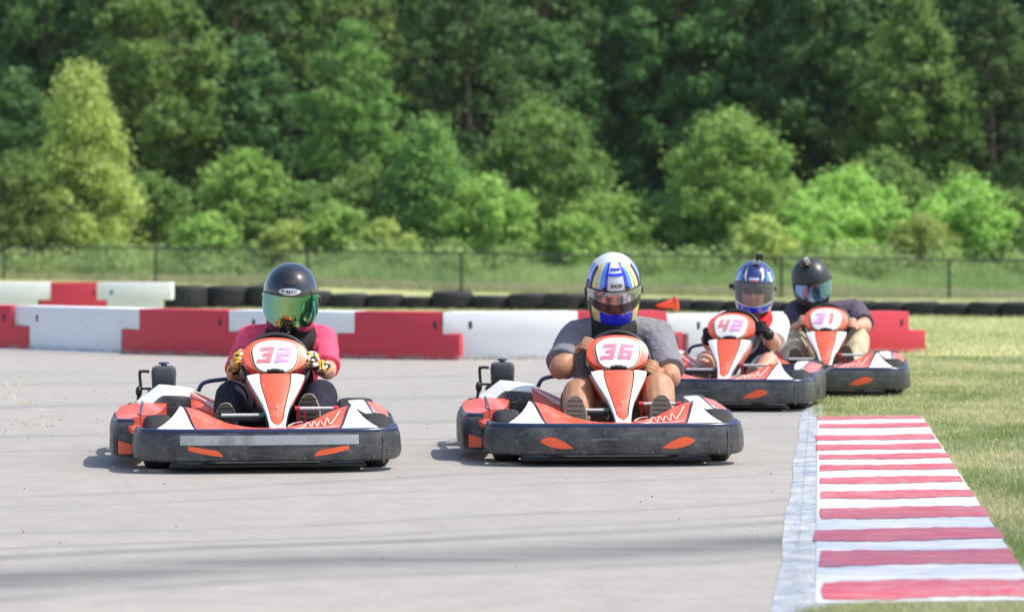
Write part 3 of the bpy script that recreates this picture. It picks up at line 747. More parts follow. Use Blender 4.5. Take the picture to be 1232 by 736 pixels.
    WV = Vector((0, math.sin(WT), math.cos(WT))); WN = Vector((0, -math.cos(WT), math.sin(WT))); WR = 0.165
    q = MB(); q.tube([WC+(U*math.cos(a)+WV*math.sin(a))*WR for a in [2*math.pi*k/40 for k in range(40)]], 0.0135, 10, closed=True)
    for a in (R(20), R(160), R(270)): q.tube([WC-WN*0.01, WC+(U*math.cos(a)+WV*math.sin(a))*WR*0.97], [0.018, 0.010], 8)
    q.ell(tuple(WC), (0.045, 0.02, 0.04)); P(q, 'steering_wheel', 'black')
    q = MB(); q.tube([WC-WN*0.0, Vector((0, 0.45, 0.1))], 0.012, 8); P(q, 'steering_column', 'steel')
    # --- pedals
    q = MB(); q.tube([(-0.27, 0.44, 0.257), (-0.085, 0.44, 0.257)], 0.0085, 10); pd = P(q, 'brake_pedal', 'metalw')
    q = MB(); q.tube([(-0.082, 0.44, 0.257), (-0.06, 0.44, 0.257)], 0.012, 10); P(q, 'grip', 'greenpaint', pd)
    q = MB(); q.tube([(-0.26, 0.44, 0.257), (-0.25, 0.50, 0.10)], 0.007, 8); P(q, 'pedal_bracket', 'black', pd)
    q = MB(); q.box((-0.165, 0.447, 0.238), (0.19, 0.01, 0.022), 0.003); P(q, 'pedal_plate', 'black', pd)
    q = MB(); q.tube([(0.115, 0.44, 0.288), (0.285, 0.44, 0.288)], 0.0085, 10); pd = P(q, 'throttle_pedal', 'metalw')
    for x in (0.103, 0.293):
        q = MB(); q.tube([(x-0.012, 0.44, 0.288), (x+0.012, 0.44, 0.288)], 0.012, 10); P(q, 'grip', 'redpaint', pd)
    for x in (0.105, 0.14, 0.285):
        q = MB(); q.tube([(x, 0.445, 0.285), (x, 0.46, 0.12)], 0.006, 8); P(q, 'pedal_bracket', 'redpaint', pd)
    W3 = lambda p: base+rot @ (Vector(p)+Vector(KOFF))
    return dict(root=root, C=W3(WC+Vector((0.05, 0, 0))), U=rot @ U, V=rot @ WV, F=rot @ WN, R=WR, W=W3, rot=rot)

K32 = kart((X_at(323, 13.45), 13.45, 0), R(6.5), '32', 'leftmost red and black kart numbered 32, grey tape across its front bumper', ('digit_red', 'digit_purple'), tape=True)
K36 = kart((X_at(743.5, 13.85), 13.85, 0), R(2.3), '36', 'red and black kart numbered 36, right of the kart with the taped bumper', ('digit_pink', 'digit_pink'))
K42 = kart((X_at(854, 18.3), 18.3, 0), R(-12), '42', 'red and black kart numbered 42 that follows just behind the front pair', ('digit_red', 'digit_purple'))
K31 = kart((X_at(985, 19.95), 19.95, 0), R(-6.5), '31', 'rearmost red and black kart numbered 31 beside the grass', ('digit_purple', 'digit_red'))
# ------------------------------------------------------------------ people
TEXF = bpy.data.textures.new('folds', 'CLOUDS'); TEXF.noise_scale = 0.11; TEXF.noise_depth = 2
TEXG = bpy.data.textures.new('fine_folds', 'CLOUDS'); TEXG.noise_scale = 0.035; TEXG.noise_depth = 1
def organic(name, mb, m, parent, voxel=0.009, smooth=6, disp=0.0, fine=0.0):
    """closed primitives -> one continuous smooth surface"""
    me = bpy.data.meshes.new(name); me.from_pydata(mb.v, [], mb.f)
    bm = bmesh.new(); bm.from_mesh(me); bmesh.ops.remove_doubles(bm, verts=bm.verts, dist=1e-5)
    bmesh.ops.recalc_face_normals(bm, faces=bm.faces); bm.to_mesh(me); bm.free()
    o = bpy.data.objects.new(name, me); C.objects.link(o)
    md = o.modifiers.new('r', 'REMESH'); md.mode = 'VOXEL'; md.voxel_size = voxel; md.use_smooth_shade = True
    md = o.modifiers.new('s', 'SMOOTH'); md.iterations = smooth; md.factor = 0.5
    if disp:
        md = o.modifiers.new('d', 'DISPLACE'); md.texture = TEXF; md.strength = disp; md.mid_level = 0.5; md.texture_coords = 'GLOBAL'
    if fine:
        md = o.modifiers.new('e', 'DISPLACE'); md.texture = TEXG; md.strength = fine; md.mid_level = 0.5; md.texture_coords = 'GLOBAL'
    dg = bpy.context.evaluated_depsgraph_get()
    new = bpy.data.meshes.new_from_object(o.evaluated_get(dg)); new.name = name
    new.materials.clear(); new.materials.append(M[m] if isinstance(m, str) else m)
    o.modifiers.clear(); o.data = new; bpy.data.meshes.remove(me)
    if parent: 
        loc = parent.location.copy(); new.transform(Matrix.Translation(-loc)); o.parent = parent
    return o
def limb(mb, pts, rad, n=14):
    """tapered limb: smooth tube plus round joints"""
    p = smoothpath([tuple(q)+(r_,) for q, r_ in zip(pts, rad)], 5)
    mb.tube([q[:3] for q in p], [q[3] for q in p], n)
    for q, r_ in zip(pts, rad): mb.ell(tuple(q), (r_, r_, r_), n=12, k=8)
def straight(mb, a, b, ra, rb, n=18):
    mb.tube([a, Vector(a).lerp(Vector(b), .5), b], [ra, (ra+rb)/2, rb], n)
def hand(mb, K, th, wrist, k=1.0, thick=1.0):
    """palm, four unequal bent fingers and a thumb closed round the wheel rim at angle th"""
    O = (K['U']*math.cos(th)+K['V']*math.sin(th)).normalized(); F = K['F']; G = K['C']+O*K['R']
    T = F.cross(O).normalized()
    if T.dot(K['V']) < 0 and abs(T.z) > 0.01: T = -T
    T = T if T.z > 0 else -T
    wrist = Vector(wrist)
    palm = G+O*0.030*k-F*0.012
    knr = []
    L = [0.92, 1.05, 1.0, 0.82]
    for i in range(4):
        s_ = (1.5-i)*0.0205*k
        kn = G+T*s_+O*0.036*k+F*0.002; knr.append(kn)
        r_ = (0.0098 if i < 3 else 0.0085)*k*thick; l = L[i]
        pts = [kn-F*0.014, kn+O*0.002+F*0.012*l, G+T*s_+O*0.016+F*(0.0235+0.003*l), G+T*(s_*0.97)-O*0.012*l+F*0.0245, G+T*(s_*0.94)-O*(0.026*l)+F*0.006]
        q = smoothpath([tuple(p)+(r_*f,) for p, f in zip(pts, (1.05, 1.1, 1.0, 0.95, 0.8))], 4)
        mb.tube([p[:3] for p in q], [p[3] for p in q], 10)
        for p in (pts[1], pts[2], pts[-1]): mb.ell(tuple(p), (r_*1.04, r_*1.04, r_*1.04), n=10, k=6)
    for t in np.linspace(-1.4, 1.4, 5):
        c = G+T*t*0.0205*k+O*0.033*k-F*0.012; mb.ell(tuple(c), (0.016*thick,)*3, n=10, k=6)
        d = c.lerp(wrist, 0.45)+(palm-c)*0.15; mb.tube([c, d, wrist+(c-palm)*0.35], [0.016*thick, 0.018*thick, 0.019*thick], 10)
    # thumb leaves the side of the palm and lies along the inside of the rim
    tb = wrist.lerp(palm, 0.45)+T*0.018
    tp = [tb, G+T*0.030+O*0.012-F*0.024, G+T*0.040-O*0.008-F*0.016, G+T*0.046-O*0.016+F*0.004]
    q = smoothpath([tuple(p)+(r_,) for p, r_ in zip(tp, (0.015, 0.013, 0.0115, 0.009))], 4)
    mb.tube([p[:3] for p in q], [p[3]*thick for p in q], 10)
    mb.ell(tuple(tp[-1]), (0.0095,)*3, n=10, k=6); mb.ell(tuple(tp[1]), (0.013,)*3, n=10, k=6)
    return G, O, T, palm

# helmet: parametric shell; az 0 = forward, el up
HA, HBF, HBB, HC = 0.143, 0.172, 0.158, 0.158
def hs(az, el, off=0.0):
    s_, c = math.sin(az), math.cos(az)
    if el >= 0: ring = math.cos(el)**0.93; z = HC*math.sin(el)
    else: ring = math.cos(el*0.60)**0.9; z = -0.198*math.sin(-el)
    b = HBF if c > 0 else HBB
    if el < 0 and c > 0: b *= 1+0.07*smooth01(0, 0.6, -el)*c*c
    p = Vector((HA*ring*s_, -b*ring*c, z))
    n = Vector((p.x/HA**2, p.y/b**2, p.z/(HC if z > 0 else 0.3)**2)).normalized()
    return p+n*off
def helmet(parent, c, pitch, yaw, roll, shell, name='helmet', label=None):
    Rm = (Euler((0, 0, yaw)).to_matrix() @ Euler((0, roll, 0)).to_matrix() @ Euler((pitch, 0, 0)).to_matrix()).to_4x4()
    mtx = Matrix.Translation(Vector(c)-parent.location) @ Rm
    q = MB(); rows = []
    for i in range(33):
        el = R(-60+150*i/32); rows.append([hs(2*math.pi*j/56, el) for j in range(56)])
    rows = [[hs(2*math.pi*j/56, R(-60))*0.93+Vector((0, 0, 0.012)) for j in range(56)]]+rows
    rows = [[Vector((p.x*0.8, p.y*0.8, -0.10)) for p in rows[0]]]+rows
    q.grid(rows, close_u=True); sh = q.build(name, M[shell], parent); sh.matrix_local = mtx
    if label: sh['label'] = label
    return sh
def patch(sh, name, m, az0, az1, lo, hi, off=0.002, n=24, k=10, thick=True):
    q = MB(); g = []
    for i in range(n+1):
        u = i/n; az = R(az0+(az1-az0)*u); a, b = R(lo(u)), R(hi(u))
        g.append([hs(az, a+(b-a)*j/k, off) for j in range(k+1)])
    q.grid(g)
    if thick:
        inn = lambda p: Vector(p)*0.985
        for e in (g[0], g[-1], [r_[0] for r_ in g], [r_[-1] for r_ in g]): q.grid([e, [inn(p) for p in e]])
    return q.build(name, M[m], sh)
def htext(sh, txt, m, az, el, w, h, off=0.004):
    cu = bpy.data.curves.new('lettering', 'FONT'); cu.body = txt; cu.align_x = 'CENTER'; cu.align_y = 'CENTER'; cu.size = 1; cu.offset = 0.03
    o = bpy.data.objects.new('lettering', cu); C.objects.link(o)
    dg = bpy.context.evaluated_depsgraph_get(); me = bpy.data.meshes.new_from_object(o.evaluated_get(dg)); bpy.data.objects.remove(o)
    xs_ = [v.co.x for v in me.vertices]; ys_ = [v.co.y for v in me.vertices]
    wx, hy = (max(xs_)-min(xs_)), (max(ys_)-min(ys_)); cx, cy = (max(xs_)+min(xs_))/2, (max(ys_)+min(ys_))/2
    for v in me.vertices:
        v.co = hs(R(az+(v.co.x-cx)/wx*w), R(el+(v.co.y-cy)/hy*h), off)
    me.materials.clear(); me.materials.append(M[m])
    o = bpy.data.objects.new('lettering', me); C.objects.link(o); o.parent = sh; return o
def visor(sh, m, top=15, bot=-36, az=76, off=0.006, nm='visor'):
    lo = lambda u: bot+ (abs(2*u-1)**3)*16
    hi = lambda u: top-(abs(2*u-1)**4)*8
    v = patch(sh, nm, m, -az, az, lo, hi, off, 36, 12)
    for s_ in (-1, 1):
        q = MB(); p = hs(R(s_*(az+8)), R(-6), 0.004); q.ell(tuple(p), (0.010, 0.024, 0.024)); q.build('visor_pivot', M['h_trim'], sh)
    q = MB(); q.tube([hs(R(-az+2*az*i/30), R(top-(abs(2*i/30-1)**4)*8+1.2), 0.004) for i in range(31)], 0.0035, 6); q.build('visor_seal', M['h_trim'], sh)
    return v
def shoe(parent, toe, heel, w_, solem, lean=0.0):
    """shoe seen from below its sole: outline sole with tread, pale edge, rounded upper behind it"""
    heel, toe = Vector(heel), Vector(toe); ax = (toe-heel); L = ax.length; ax.normalize()
    side = Vector((1, 0, 0)); side = (side-ax*side.dot(ax)).normalized(); nrm = side.cross(ax).normalized()
    if nrm.y > 0: nrm = -nrm
    def outline(k):
        out = []
        for i in range(26):
            a = 2*math.pi*i/26; t = 0.5-0.5*math.cos(a)
            hw = w_*0.5*k*(0.98-0.30*t*t+0.12*math.sin(math.pi*t))*(abs(math.sin(a))**0.55)
            out.append(heel+ax*(L*(0.5+(t-0.5)*k))+side*hw*math.copysign(1, math.sin(a)))
        return out
    o1 = outline(1.0)
    q = MB(); q.extrude([p-parent.location for p in o1], -nrm*0.022); s_ = q.build('shoe_sole', M[solem], parent)
    q = MB()
    for k in range(7):
        t = 0.12+0.76*k/6; c = heel+ax*L*t+nrm*0.001-parent.location; q.box(tuple(c), (w_*0.72, 0.0025, 0.006), 0.001)
    q.build('tread', M[solem], s_)
    q = MB(); q.tube([p-nrm*0.012-parent.location for p in o1], 0.0055, 6, closed=True); q.build('sole_edge', M['sole_edge'], s_)
    q = MB(); rows = []
    for i in range(8):
        f = i/7; kk = 1.0-0.55*f**2.2; rows.append([ (heel+ax*L*0.45+(p-(heel+ax*L*0.45))*kk)-nrm*(0.02+0.085*f)-parent.location for p in o1])
    q.grid(rows, close_u=True); q.cap(rows[-1]); q.build('shoe', M['shoe'], parent)
    return s_

def person(K, label, D0, J, helm, hc, skin='skin_a', big=1.0, shirt='grey_tee', sleeve=0.9, legs='bare', th=(R(160), R(-15)), glove=None, solem='sole', shorts='khaki_shorts', collar='collar', arm_r=0.052, leg_r=0.075, face=False):
    A = lambda k: at(J[k][0], J[k][1], D0+J[k][2])
    pel = A('pelvis'); root = empty('person', (pel.x, pel.y, 0.0)); tag(root, label, 'driver', 'helmeted drivers seated in the karts')
    loc = root.location
    shL, shR, elL, elR, hipL, hipR, knL, knR, anL, anR, chest, neck = [A(k) for k in ('shL', 'shR', 'elL', 'elR', 'hipL', 'hipR', 'knL', 'knR', 'anL', 'anR', 'chest', 'neck')]
    head = Vector(hc); F = K['F']
    gr = []
    hb = MB(); hands = []
    for t in th:
        O = K['U']*math.cos(t)+K['V']*math.sin(t); G = K['C']+O*K['R']
        el = elL if math.cos(t) < 0 else elR
        d = (el-G).normalized(); wr = G+O*0.035-F*0.03+d*0.065; gr.append(wr)
    wl, wr_ = gr
    body = MB()
    hw = (shR-shL).length/2
    body.ell(tuple(chest), (hw*0.82, 0.125*big, 0.20), n=20, k=12); body.ell(tuple(pel+Vector((0, -0.02, 0.03))), (0.165*big, 0.14*big, 0.14), n=20, k=12)
    body.ell(tuple(chest.lerp(pel, .5)), (0.15*big, 0.125*big, 0.17), n=20, k=12)
    limb(body, [chest+Vector((0, 0, .1)), neck, head+Vector((0, 0.02, -0.06))], [0.075, 0.06, 0.058])
    body.ell(tuple(head+Vector((0, 0.01, 0.02))), (0.078, 0.098, 0.115), n=20, k=14)
    body.ell(tuple(head+Vector((0, -0.055, -0.055))), (0.045, 0.045, 0.05)); body.ell(tuple(head+Vector((0, -0.100, -0.012))), (0.014, 0.018, 0.026))
    for s_ in (-1, 1): body.ell(tuple(head+Vector((s_*0.080, 0.02, 0.0))), (0.012, 0.02, 0.032)); body.ell(tuple(head+Vector((s_*0.03, -0.075, 0.022))), (0.016, 0.014, 0.01))
    a = arm_r
    for sh_, el, wr0, sd_ in ((shL, elL, wl, -1), (shR, elR, wr_, 1)):
        limb(body, [sh_, sh_.lerp(el, .5), el], [a*1.35, a*1.2, a*0.98])
        limb(body, [el, el.lerp(wr0, .35), wr0], [a*0.98, a*0.95, 0.032*(0.6+0.4*big)])
    lr = leg_r
    for hp, kn, an in ((hipL, knL, anL), (hipR, knR, anR)):
        limb(body, [hp, hp.lerp(kn, .5), kn], [lr*1.25, lr*1.15, lr*0.88])
        limb(body, [kn, kn.lerp(an, .35)+Vector((0, 0.015, 0)), an], [lr*0.86, lr*0.84, lr*0.5])
    if glove is None:
        for t, w0 in zip(th, gr): hand(body, K, t, w0, 1.0, 1.06)
    bo = organic('body', body, skin, root, 0.0052, 4)
    if glove:
        for t, w0, el in zip(th, gr, (elL, elR)):
            g = MB(); hand(g, K, t, w0, 1.04, 1.3)
            d = (el-w0).normalized(); straight(g, w0-d*0.01, w0+d*0.045, 0.036, 0.04)
            organic('glove', g, glove, root, 0.0048, 3)
    # eyes and mouth on the face
    q = MB()
    for s_ in (-1, 1): q.ell(tuple(head+Vector((s_*0.03, -0.086, 0.016))-loc), (0.0125, 0.008, 0.008))
    q.build('eye', M['h_trim'], root)
    q = MB(); q.ell(tuple(head+Vector((0, -0.098, -0.052))-loc), (0.022, 0.008, 0.006)); q.build('mouth', M['h_red'], root)
    # shirt
    s = MB(); sk = 1.0
    s.ell(tuple(chest), (hw*0.92, 0.155*big, 0.225), n=24, k=14); s.ell(tuple(chest.lerp(pel, .5)), (0.185*big, 0.165*big, 0.2), n=24, k=14)
    s.ell(tuple(pel+Vector((0, -0.02, 0.05))), (0.185*big, 0.165*big, 0.13), n=24, k=12)
    s.ell(tuple(neck+Vector((0, 0.0, -0.025))), (0.105, 0.095, 0.05), n=18, k=8)
    for sh_, el, sd_ in ((shL, elL, -1), (shR, elR, 1)):
        limb(s, [neck+Vector((sd_*0.03, 0, -0.03)), sh_+Vector((0, 0, 0.012))], [0.078, a*1.62])
        e = sh_.lerp(el, sleeve); s.tube([tuple(sh_), tuple(sh_.lerp(e, .5)), tuple(e)], [a*1.68, a*1.62, a*1.52], 20)
    organic('shirt', s, shirt, root, 0.0075, 5, 0.016, 0.005)
    # lower clothes
    s = MB(); s.ell(tuple(pel+Vector((0, -0.02, 0.0))), (0.19*big, 0.16*big, 0.125), n=22, k=12)
    for hp, kn, an in ((hipL, knL, anL), (hipR, knR, anR)):
        if legs == 'bare': e = hp.lerp(kn, 0.72); s.tube([tuple(hp), tuple(hp.lerp(e, .5)), tuple(e)], [lr*1.45, lr*1.35, lr*1.25], 20)
        else:
            k = 1.1 if legs != 'khaki' else 1.22
            limb(s, [hp, hp.lerp(kn, .5), kn], [lr*1.3*k, lr*1.18*k, lr*0.92*k]); e = kn.lerp(an, 0.93)
            s.tube(smoothpath([tuple(kn)+(0,), tuple(kn.lerp(e, .4)+Vector((0, 0.012, 0)))+(0,), tuple(e)+(0,)], 4) and [tuple(kn), tuple(kn.lerp(e, .4)+Vector((0, 0.012, 0))), tuple(e)], [lr*0.92*k, lr*0.9*k, lr*0.62*k], 20)
    organic('shorts' if legs == 'bare' else 'trousers', s, shorts if legs == 'bare' else legs, root, 0.0085, 4, 0.018 if legs != 'leggings' else 0.008)
    # shoes: soles towards the pedals
    for k, an in (('ftL', anL), ('ftR', anR)):
        toe = at(J[k][0], J[k][1], D0+J[k][2]); heel = Vector((toe.x-0.0, toe.y-0.035, toe.z-0.19))
        heel.z = max(heel.z, 0.095)
        shoe(root, toe, heel, 0.108*(0.9+0.1*big), solem)
    # foam collar between helmet and shoulders
    q = MB(); cc = neck.lerp(head+Vector((0, 0, -0.16)), 0.5)-loc+Vector((0, 0.03, -0.05)); rows = []
    for i in range(36):
        t = 2*math.pi*i/36; rows.append([(cc.x+(0.100+(0.036)*math.cos(b))*math.cos(t), cc.y-0.01+(0.112+0.036*math.cos(b))*math.sin(t), cc.z+0.062*math.sin(b)+0.035*math.sin(t)+0.008*math.cos(2*t))for b in [2*math.pi*j/14 for j in range(14)]])
    q.grid(rows, close_u=True, close_v=True); q.build('neck_collar', M[collar], root)
    return root, head

# --- driver of kart 32
J = dict(pelvis=(345, 505, 1.32), chest=(345, 436, 1.26), neck=(348, 400, 1.22), shL=(301, 411, 1.24), shR=(388, 411, 1.24),
         elL=(283, 452, 1.02), elR=(394, 446, 1.0), hipL=(322, 503, 1.25), hipR=(368, 503, 1.25),
         knL=(279, 477, 0.86), knR=(386, 476, 0.86), anL=(272, 520, 0.58), anR=(378, 520, 0.58), ftL=(271, 485, 0.56), ftR=(371, 474, 0.56))
h32 = at(350, 353, 13.45+1.08)
p32, hd = person(K32, 'driver in a bright pink jersey with a glossy black helmet and green mirrored visor', 13.45, J, None, h32, 'skin_b', 0.92, 'pink', 0.88, 'leggings', (R(172), R(4)), 'glove_multi', 'sole_dark', arm_r=0.047, leg_r=0.085)
sh = helmet(p32, h32, R(16), R(2), R(2), 'h_black')
visor(sh, 'visor_green', 12, -40, 78)
patch(sh, 'badge', 'h_white', -25, 25, lambda u: 21-6.5*max(0, math.sin(math.pi*u))**0.6, lambda u: 21+6.5*max(0, math.sin(math.pi*u))**0.6, 0.0022)
htext(sh, 'HJC', 'h_black', 0, 21, 33, 6.5, 0.004)
patch(sh, 'top_vent', 'h_trim', -14, 14, lambda u: 34, lambda u: 46-3*abs(2*u-1), 0.005)
q = MB(); q.ell(tuple(hs(0, R(-52), 0.004)), (0.006, 0.004, 0.006)); q.build('chin_stud', M['steel'], sh)

# --- driver of kart 36
J = dict(pelvis=(738, 503, 1.38), chest=(740, 428, 1.32), neck=(740, 388, 1.24), shL=(694, 409, 1.3), shR=(789, 408, 1.3),
         elL=(674, 443, 1.02), elR=(806, 454, 1.05), hipL=(712, 503, 1.3), hipR=(765, 503, 1.3),
         knL=(697, 474, 0.88), knR=(792, 468, 0.88), anL=(694, 520, 0.58), anR=(796, 520, 0.58), ftL=(692, 476, 0.55), ftR=(796, 475, 0.57))
h36 = at(738, 342.5, 13.85+1.02)
p36, hd = person(K36, 'heavyset driver in a grey t-shirt with a white, blue and gold helmet', 13.65, J, None, h36, 'skin_a', 1.2, 'grey_tee', 0.86, 'bare', (R(152), R(-16)), None, 'sole', arm_r=0.060, leg_r=0.098)
sh = helmet(p36, h36, R(25), R(3), R(-3), 'h_white')
sh.scale = (1.0, 1.0, 1.1)
visor(sh, 'visor_silver', 12, -23, 76)
patch(sh, 'chin_panel', 'h_blue', -38, 38, lambda u: -59, lambda u: -24+2*abs(2*u-1), 0.0025)
for s_ in (-1, 1):
    patch(sh, 'side_panel', 'h_yellow', s_*38, s_*60, lambda u: -58, lambda u: -23+8*u, 0.003)
    patch(sh, 'side_panel', 'h_trim', s_*60, s_*100, lambda u: -58+14*u, lambda u: -16, 0.002)
    patch(sh, 'crown_stripe', 'h_blue', s_*20, s_*27, lambda u: 13, lambda u: 68, 0.0025)
    patch(sh, 'crown_stripe', 'h_sky', s_*28, s_*38, lambda u: 13, lambda u: 66, 0.0028)
    patch(sh, 'crown_stripe', 'h_yellow', s_*46, s_*58, lambda u: 10, lambda u: 60, 0.0028)
    patch(sh, 'crown_stripe', 'h_blue', s_*66, s_*72, lambda u: 6, lambda u: 52, 0.0028)
    patch(sh, 'crown_stripe', 'h_trim', s_*60, s_*64, lambda u: 5, lambda u: 50, 0.0026)
    patch(sh, 'crown_stripe', 'h_sky', s_*84, s_*96, lambda u: 6, lambda u: 50, 0.0028); patch(sh, 'crown_stripe', 'h_yellow', s_*100, s_*116, lambda u: 0, lambda u: 50, 0.0028)
    patch(sh, 'side_flash', 'h_trim', s_*74, s_*100, lambda u: -14, lambda u: 22-18*u, 0.0025)
    patch(sh, 'vent', 'h_trim', s_*20, s_*30, lambda u: 14, lambda u: 21-3*u, 0.006)
patch(sh, 'crown_bar', 'h_blue', -19, 19, lambda u: 40, lambda u: 45, 0.003)
patch(sh, 'crown_bar', 'h_blue', -16, 16, lambda u: 51, lambda u: 55, 0.003)
htext(sh, 'SHOEI', 'h_trim', 0, 23, 26, 6, 0.004)
patch(sh, 'visor_shadow_band', 'visor_dark', -64, 64, lambda u: -22+7*abs(2*u-1)**2, lambda u: -8+2*abs(2*u-1), 0.009)  # lower visor painted dark, where it mirrors no sky

# --- driver of kart 42
J = dict(pelvis=(900, 456, 1.38), chest=(901, 410, 1.34), neck=(906, 383, 1.26), shL=(872, 390, 1.32), shR=(935, 391, 1.28),
         elL=(856, 415, 1.1), elR=(931, 414, 1.05), hipL=(884, 456, 1.28), hipR=(915, 456, 1.28),
         knL=(850, 434, 0.9), knR=(925, 436, 0.9), anL=(842, 462, 0.6), anR=(908, 466, 0.6), ftL=(843, 440, 0.56), ftR=(906, 440, 0.57))
h42 = at(908, 341, 18.3+1.14)
p42, hd = person(K42, 'driver in a white t-shirt and red neck collar, blue helmet with clear visor', 18.3, J, None, h42, 'skin_b', 1.0, 'white_tee', 0.86, 'bare', (R(186), R(10)), 'glove_black', 'sole', 'white_tee', 'collar_red', arm_r=0.052, leg_r=0.080)
sh = helmet(p42, h42, R(14), R(-7), R(2), 'h_navy', 'helmet')
# open face port behind the clear visor
patch(sh, 'face_port', 'skin_b', -34, 34, lambda u: -32, lambda u: 10, 0.0015)
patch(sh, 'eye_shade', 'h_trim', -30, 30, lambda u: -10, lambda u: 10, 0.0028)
q = MB(); q.ell(tuple(hs(0, R(-14), 0.002)), (0.012, 0.010, 0.022)); q.build('nose', M['skin_b'], sh)
patch(sh, 'port_edge', 'h_trim', -62, -32, lambda u: -34, lambda u: 12, 0.0022); patch(sh, 'port_edge', 'h_trim', 30, 62, lambda u: -34, lambda u: 12, 0.0022)
visor(sh, 'visor_clear', 15, -34, 72, 0.009)
patch(sh, 'chin_panel', 'h_blue', -50, 50, lambda u: -56, lambda u: -37+3*abs(2*u-1), 0.0025)
patch(sh, 'chin_stripe', 'h_white', -60, 60, lambda u: -38+5*abs(2*u-1)**2, lambda u: -35+6*abs(2*u-1)**2, 0.004)
for s_ in (-1, 1):
    patch(sh, 'crown_stripe', 'h_white', s_*22, s_*34, lambda u: 20+10*u, lambda u: 26+34*u, 0.003)
    patch(sh, 'crown_stripe', 'h_sky', s_*40, s_*56, lambda u: 18, lambda u: 30+22*u, 0.003)
    patch(sh, 'crown_stripe', 'h_white', s_*52, s_*62, lambda u: 14, lambda u: 40, 0.0034)
patch(sh, 'brow_sticker', 'h_white', -15, 15, lambda u: 24, lambda u: 30, 0.003)
patch(sh, 'brow_stripe', 'h_red', -13, 13, lambda u: 20, lambda u: 23, 0.003)
q = MB(); q.box((0.01, -0.05, 0.165), (0.05, 0.05, 0.02), 0.006); q.tube([(0.01, -0.05, 0.17), (0.01, -0.05, 0.20)], 0.01, 8); q.build('camera_mount', M['camera_grey'], sh)
q = MB(); q.box((0.03, -0.06, 0.205), (0.055, 0.035, 0.042), 0.006); q.tube([(0.03, -0.078, 0.207), (0.03, -0.09, 0.207)], 0.013, 12); q.build('action_camera', M['camera_black'], sh)
q = MB(); q.box((-0.162, -0.01, -0.02), (0.028, 0.05, 0.03), 0.008); q.build('side_clip', M['camera_black'], sh)

# --- driver of kart 31
J = dict(pelvis=(985, 444, 1.36), chest=(988, 398, 1.32), neck=(983, 372, 1.26), shL=(958, 378, 1.3), shR=(1028, 376, 1.3),
         elL=(953, 402, 1.1), elR=(1040, 392, 1.08), hipL=(972, 444, 1.26), hipR=(1005, 444, 1.26),
         knL=(958, 412, 0.9), knR=(1031, 409, 0.9), anL=(954, 444, 0.6), anR=(1026, 444, 0.6), ftL=(957, 418, 0.56), ftR=(1018, 415, 0.57))
h31 = at(975.5, 335, 19.95+1.14)
p31, hd = person(K31, 'driver in khaki trousers and black vest with a matte black helmet and blue visor', 19.95, J, None, h31, 'skin_b', 1.0, 'plum_tee', 0.88, 'khaki', (R(172), R(2)), None, 'sole_dark', arm_r=0.058, leg_r=0.086)
sh = helmet(p31, h31, R(22), R(12), R(-13), 'h_matte', 'helmet')
visor(sh, 'visor_blue', 8, -34, 74)
q = MB(); q.box((-0.05, -0.06, 0.157), (0.05, 0.05, 0.02), 0.006); q.box((-0.075, -0.075, 0.17), (0.03, 0.03, 0.04), 0.006); q.build('camera_mount', M['camera_black'], sh)
q = MB(); q.box((-0.045, -0.075, 0.185), (0.035, 0.03, 0.055), 0.006, Euler((0, R(-20), 0))); q.build('action_camera', M['camera_grey'], sh)
# rib vest with shoulder straps
loc = p31.location
D_ = 19.95; ch = at(988, 398, D_+1.32); s = MB()
s.ell(tuple(ch+Vector((0, -0.02, -0.03))), (0.20, 0.175, 0.20), n=24, k=14)
for (a_, b_) in ((at(962, 372, D_+1.22), at(966, 400, D_+1.12)), (at(1014, 371, D_+1.22), at(1016, 402, D_+1.12))):
    s.tube([tuple(a_+Vector((0, 0.16, 0.0))), tuple(a_+Vector((0, 0.05, 0.015))), tuple(a_.lerp(b_, .35)+Vector((0, -0.035, -0.01))), tuple(b_+Vector((0, -0.05, 0)))], 0.038, 12)
organic('rib_vest', s, 'vest', p31, 0.009, 4, 0.008)
q = MB(); q.box(tuple(at(1014, 378, D_+1.12)-loc), (0.03, 0.01, 0.05), 0.003); q.build('strap_buckle', M['camera_grey'], p31)
# ------------------------------------------------------------------ barriers
def block(kind, x, y, ang, length, h, label, group, base_root=None, prefix='barrier_block', endstep=0):
    """interlocking two-tier block; 'red' is wide at the foot, 'white' is wide at the top"""
    r_ = empty(prefix, (x, y, 0), ang); tag(r_, label, 'barrier', group)
    st = h*0.455; lo_h = h-st; d = 0.36; a = 0.165*length/1.2
    wl, wu = (length, length-2*a) if kind == 'red' else (length-2*a, length)
    m = M['b_red'] if kind == 'red' else M['b_white']
    a2, b2 = wl/2-0.0015, wu/2-0.0015
    ol = [(-a2, 0.0), (a2, 0.0), (a2, lo_h), (b2, lo_h), (b2, h), (-b2, h), (-b2, lo_h), (-a2, lo_h)]
    bm = bmesh.new(); fv = [bm.verts.new((x_, 0, z_)) for x_, z_ in ol]; f_ = bm.faces.new(fv)
    ex_ = bmesh.ops.extrude_face_region(bm, geom=[f_]); bmesh.ops.translate(bm, vec=(0, d, 0), verts=[v for v in ex_['geom'] if isinstance(v, bmesh.types.BMVert)])
    bmesh.ops.bevel(bm, geom=bm.edges[:], offset=0.007, segments=2, affect='EDGES', profile=0.5)
    q = MB(); bm.verts.ensure_lookup_table(); bm.verts.index_update(); q.v = [tuple(v.co) for v in bm.verts]; q.f = [tuple(v.index for v in f.verts) for f in bm.faces]; bm.free()
    b2 = q.build('block_body', m, r_)
    q = MB(); q.box((0.3*length*(1 if kind == 'red' else -1), 0.006, lo_h+st*0.42), (0.035, 0.02, 0.07), 0.006); q.build('lifting_slot', M['black'], b2)
    return r_
